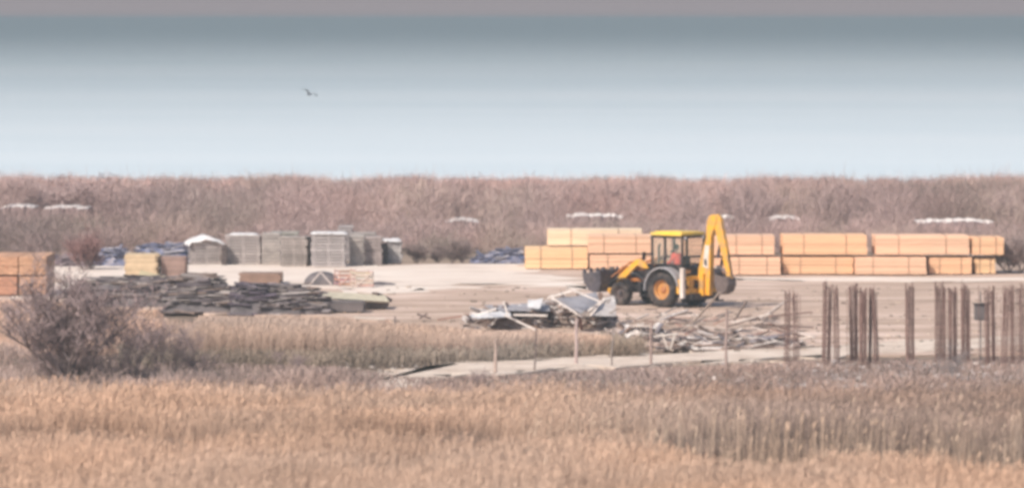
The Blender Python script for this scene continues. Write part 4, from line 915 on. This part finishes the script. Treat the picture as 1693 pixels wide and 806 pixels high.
    # rear frame and stabilisers
    b = MB(); b.box((-.98, 0, .62), (.14, 2.1, .20)); b.box((-.98, 0, 1.12), (.14, 2.1, .16)); b.box((-.98, .55, .87), (.12, .12, .4)); b.box((-.98, -.55, .87), (.12, .12, .4)); b.box((-.6, .35, .85), (.7, .12, .3)); b.box((-.6, -.35, .85), (.7, .12, .3)); P(b, 'rear_frame', Y, bevel=.015)
    for s in (1, -1):
        b = MB(); b.box((-1.0, s*1.08, .95), (.17, .16, 1.15)); st = P(b, 'stabiliser', M['white'], bevel=.015)
        b = MB(); b.box((-1.0, s*1.08, .34), (.11, .10, .22)); b.box((-1.0, s*1.12, .21), (.32, .34, .05)); P(b, 'foot', K, st)
        b = MB(); b.box((-1.07, s*.82, 1.38), (.05, .26, .12)); P(b, 'rear_light', M['rim'])
        b = MB(); b.box((-.80, s*.93, .80), (.22, .30, .55)); P(b, 'side_box', Y, bevel=.02)
    b = MB(); b.box((-.95, .0, .42), (.5, 1.5, .24)); P(b, 'tank', K, bevel=.03)
    b = MB(); b.box((-1.16, 0, .87), (.24, .34, .86)); P(b, 'kingpost', Y, bevel=.02)
    # digger arm, swung a little and folded
    sw = -.10
    b = MB(); b.prism([(-.98, .50), (-1.46, .46), (-1.50, 1.2), (-1.52, 1.95), (-1.54, 2.7), (-1.76, 3.2), (-1.84, 3.46), (-1.70, 3.56), (-1.45, 3.52), (-1.36, 3.3), (-1.30, 2.65), (-1.07, 1.95), (-.93, 1.45)], sw-.12, sw+.12); bm_ = P(b, 'boom', Y, bevel=.012)
    b = MB(); b.prism([(-1.16, 1.55), (-1.42, 1.50), (-1.44, 2.05), (-1.46, 2.35), (-1.26, 2.40)], sw+.122, sw+.130); dc = P(b, 'decal', M['white'], bm_)
    b = MB(); b.prism([(-1.24, 1.62), (-1.36, 1.60), (-1.34, 1.82), (-1.24, 1.86)], sw+.132, sw+.137); P(b, 'decal_mark', K, dc)
    b = MB(); b.prism([(-1.62, 3.30), (-1.66, 3.54), (-1.84, 3.58), (-1.98, 3.40), (-2.28, 2.2), (-2.48, 1.15), (-2.40, 1.02), (-2.28, 1.20), (-2.06, 2.0), (-1.74, 2.9)], sw-.09, sw+.09); P(b, 'dipper', Y, bevel=.012)
    b = MB(); b.tube((-1.0, sw, 1.3), (-1.10, sw, 2.4), .06, n=10); b.tube((-1.10, sw, 2.4), (-1.36, sw, 3.25), .035, n=8); P(b, 'boom_ram', K)
    b = MB(); b.tube((-1.78, sw, 1.9), (-1.98, sw, 2.7), .065, n=10); b.tube((-1.80, sw+.05, 1.6), (-2.3, sw+.05, 1.35), .05, n=8); P(b, 'dipper_ram', M['steel'])
    b = MB(); b.tube((-2.18, sw, 2.4), (-2.36, sw, 1.75), .045, n=10); b.tube((-2.36, sw, 1.75), (-2.50, sw, 1.25), .03, n=8); P(b, 'bucket_ram', K)
    b = MB()
    for k in range(4):
        pts = [(-1.25, sw-.22+k*.02, 1.2), (-1.75, sw-.25+k*.03, 1.35+k*.05), (-1.9, sw-.22, 2.0+k*.08), (-1.85, sw-.2, 2.8)]
        for q in range(3): b.tube(pts[q], pts[q+1], .022, n=6)
    P(b, 'hose', K)
    ro = [(-2.46, 1.16), (-2.50, .90), (-2.38, .64), (-2.14, .52), (-1.92, .62), (-1.80, .92), (-1.80, 1.35)]; ri_ = [(-1.86, 1.34), (-1.86, .94), (-1.96, .68), (-2.14, .59), (-2.34, .69), (-2.44, .91), (-2.40, 1.15)]
    b = MB(); b.prism(ro+ri_, sw-.24, sw+.24); rb = P(b, 'rear_bucket', M['darkrim'])
    b = MB()
    for s in (-1, 1): b.prism([(-2.44, 1.15), (-2.48, .90), (-2.36, .66), (-2.14, .54), (-1.94, .64), (-1.83, .92), (-1.83, 1.3)], sw+s*.243, sw+s*.26)
    b.box((-2.34, sw, 1.13), (.26, .24, .18)); P(b, 'bucket_cheek', M['darkrim'], rb)
    for k in range(4): b = MB(); y = sw-.19+k*.125; b.prism([(-1.86, 1.30), (-1.80, 1.30), (-1.76, 1.52), (-1.80, 1.48)], y-.035, y+.035); P(b, 'tooth', M['steel'], rb)
    return root
LD = loader()

# ---------------------------------------------------------------- driver
def driver():
    Mw = Matrix.Translation(LD.location) @ Matrix.Rotation(R(140), 4, 'Z'); root = empty('person', Mw @ Vector((.12, .10, 1.0)), R(140), 'seated driver in a bright red jacket inside the loader cab', 'person')
    def skin(name, pts, edges, rad, m, parent, sub=2):
        me = bpy.data.meshes.new(name); me.from_pydata([(x, y, z-1.0) for x, y, z in pts], edges, []); o = bpy.data.objects.new(name, me); COL.objects.link(o); o.parent = parent
        s = o.modifiers.new('skin', 'SKIN'); s.use_smooth_shade = True
        for i, r_ in enumerate(rad): me.skin_vertices[0].data[i].radius = (r_, r_)
        me.skin_vertices[0].data[0].use_root = True
        o.modifiers.new('sub', 'SUBSURF').levels = sub; me.materials.append(m); return o
    # body: pelvis, belly, chest, neck, head, arms to the wheel, legs seated
    pts = [(-.10, 0, 1.48), (-.12, 0, 1.68), (-.10, 0, 1.88), (-.07, 0, 2.04), (-.05, 0, 2.12), (-.03, 0, 2.24),
           (-.08, .19, 1.95), (.0, .24, 1.70), (.26, .17, 1.64), (.40, .16, 1.68), (-.08, -.19, 1.95), (.0, -.24, 1.70), (.26, -.17, 1.64), (.40, -.16, 1.68),
           (-.04, .11, 1.47), (.34, .15, 1.46), (.42, .15, 1.12), (.56, .15, 1.08), (-.04, -.11, 1.47), (.34, -.15, 1.46), (.42, -.15, 1.12), (.56, -.15, 1.08)]
    ed = [(0, 1), (1, 2), (2, 3), (3, 4), (4, 5), (2, 6), (6, 7), (7, 8), (8, 9), (2, 10), (10, 11), (11, 12), (12, 13), (0, 14), (14, 15), (15, 16), (16, 17), (0, 18), (18, 19), (19, 20), (20, 21)]
    rad = [.14, .13, .15, .06, .06, .10, .075, .055, .04, .04, .075, .055, .04, .04, .10, .07, .05, .04, .10, .07, .05, .04]
    skin('body', pts, ed, rad, M['skin'], root)
    jp = [(-.11, 0, 1.50), (-.12, 0, 1.68), (-.10, 0, 1.88), (-.085, 0, 1.99), (-.08, .19, 1.95), (.0, .24, 1.70), (.24, .175, 1.645), (-.08, -.19, 1.95), (.0, -.24, 1.70), (.24, -.175, 1.645)]
    je = [(0, 1), (1, 2), (2, 3), (2, 4), (4, 5), (5, 6), (2, 7), (7, 8), (8, 9)]
    skin('jacket', jp, je, [.20, .21, .23, .12, .13, .10, .075, .13, .10, .075], M['red'], root)
    tp = [(-.10, 0, 1.46), (-.02, .11, 1.47), (.34, .15, 1.46), (.42, .15, 1.16), (-.02, -.11, 1.47), (.34, -.15, 1.46), (.42, -.15, 1.16)]
    skin('trousers', tp, [(0, 1), (1, 2), (2, 3), (0, 4), (4, 5), (5, 6)], [.165, .115, .09, .07, .115, .09, .07], M['trouser'], root)
    b = MB(); n = 12; vs = []; 
    for i in range(7):
        th_ = math.pi*.62*i/6
        for j in range(n): a = 2*math.pi*j/n; vs.append((-.045+.125*math.sin(th_)*math.cos(a), .108*math.sin(th_)*math.sin(a), 1.26+.135*math.cos(th_)))
    b.poly(vs, [(i*n+j, (i+1)*n+j, (i+1)*n+(j+1) % n, i*n+(j+1) % n) for i in range(6) for j in range(n)]); b.build('hair', M['hair'], root, smooth=True)
    for s in (1, -1):
        b = MB(); b.box((.065, s*.035, 1.25), (.02, .025, .012)); b.build('eye', M['hair'], root)
    b = MB(); b.prism([(.06, 1.26), (.10, 1.215), (.06, 1.205)], -.015, .015); b.build('nose', M['skin'], root)
driver()
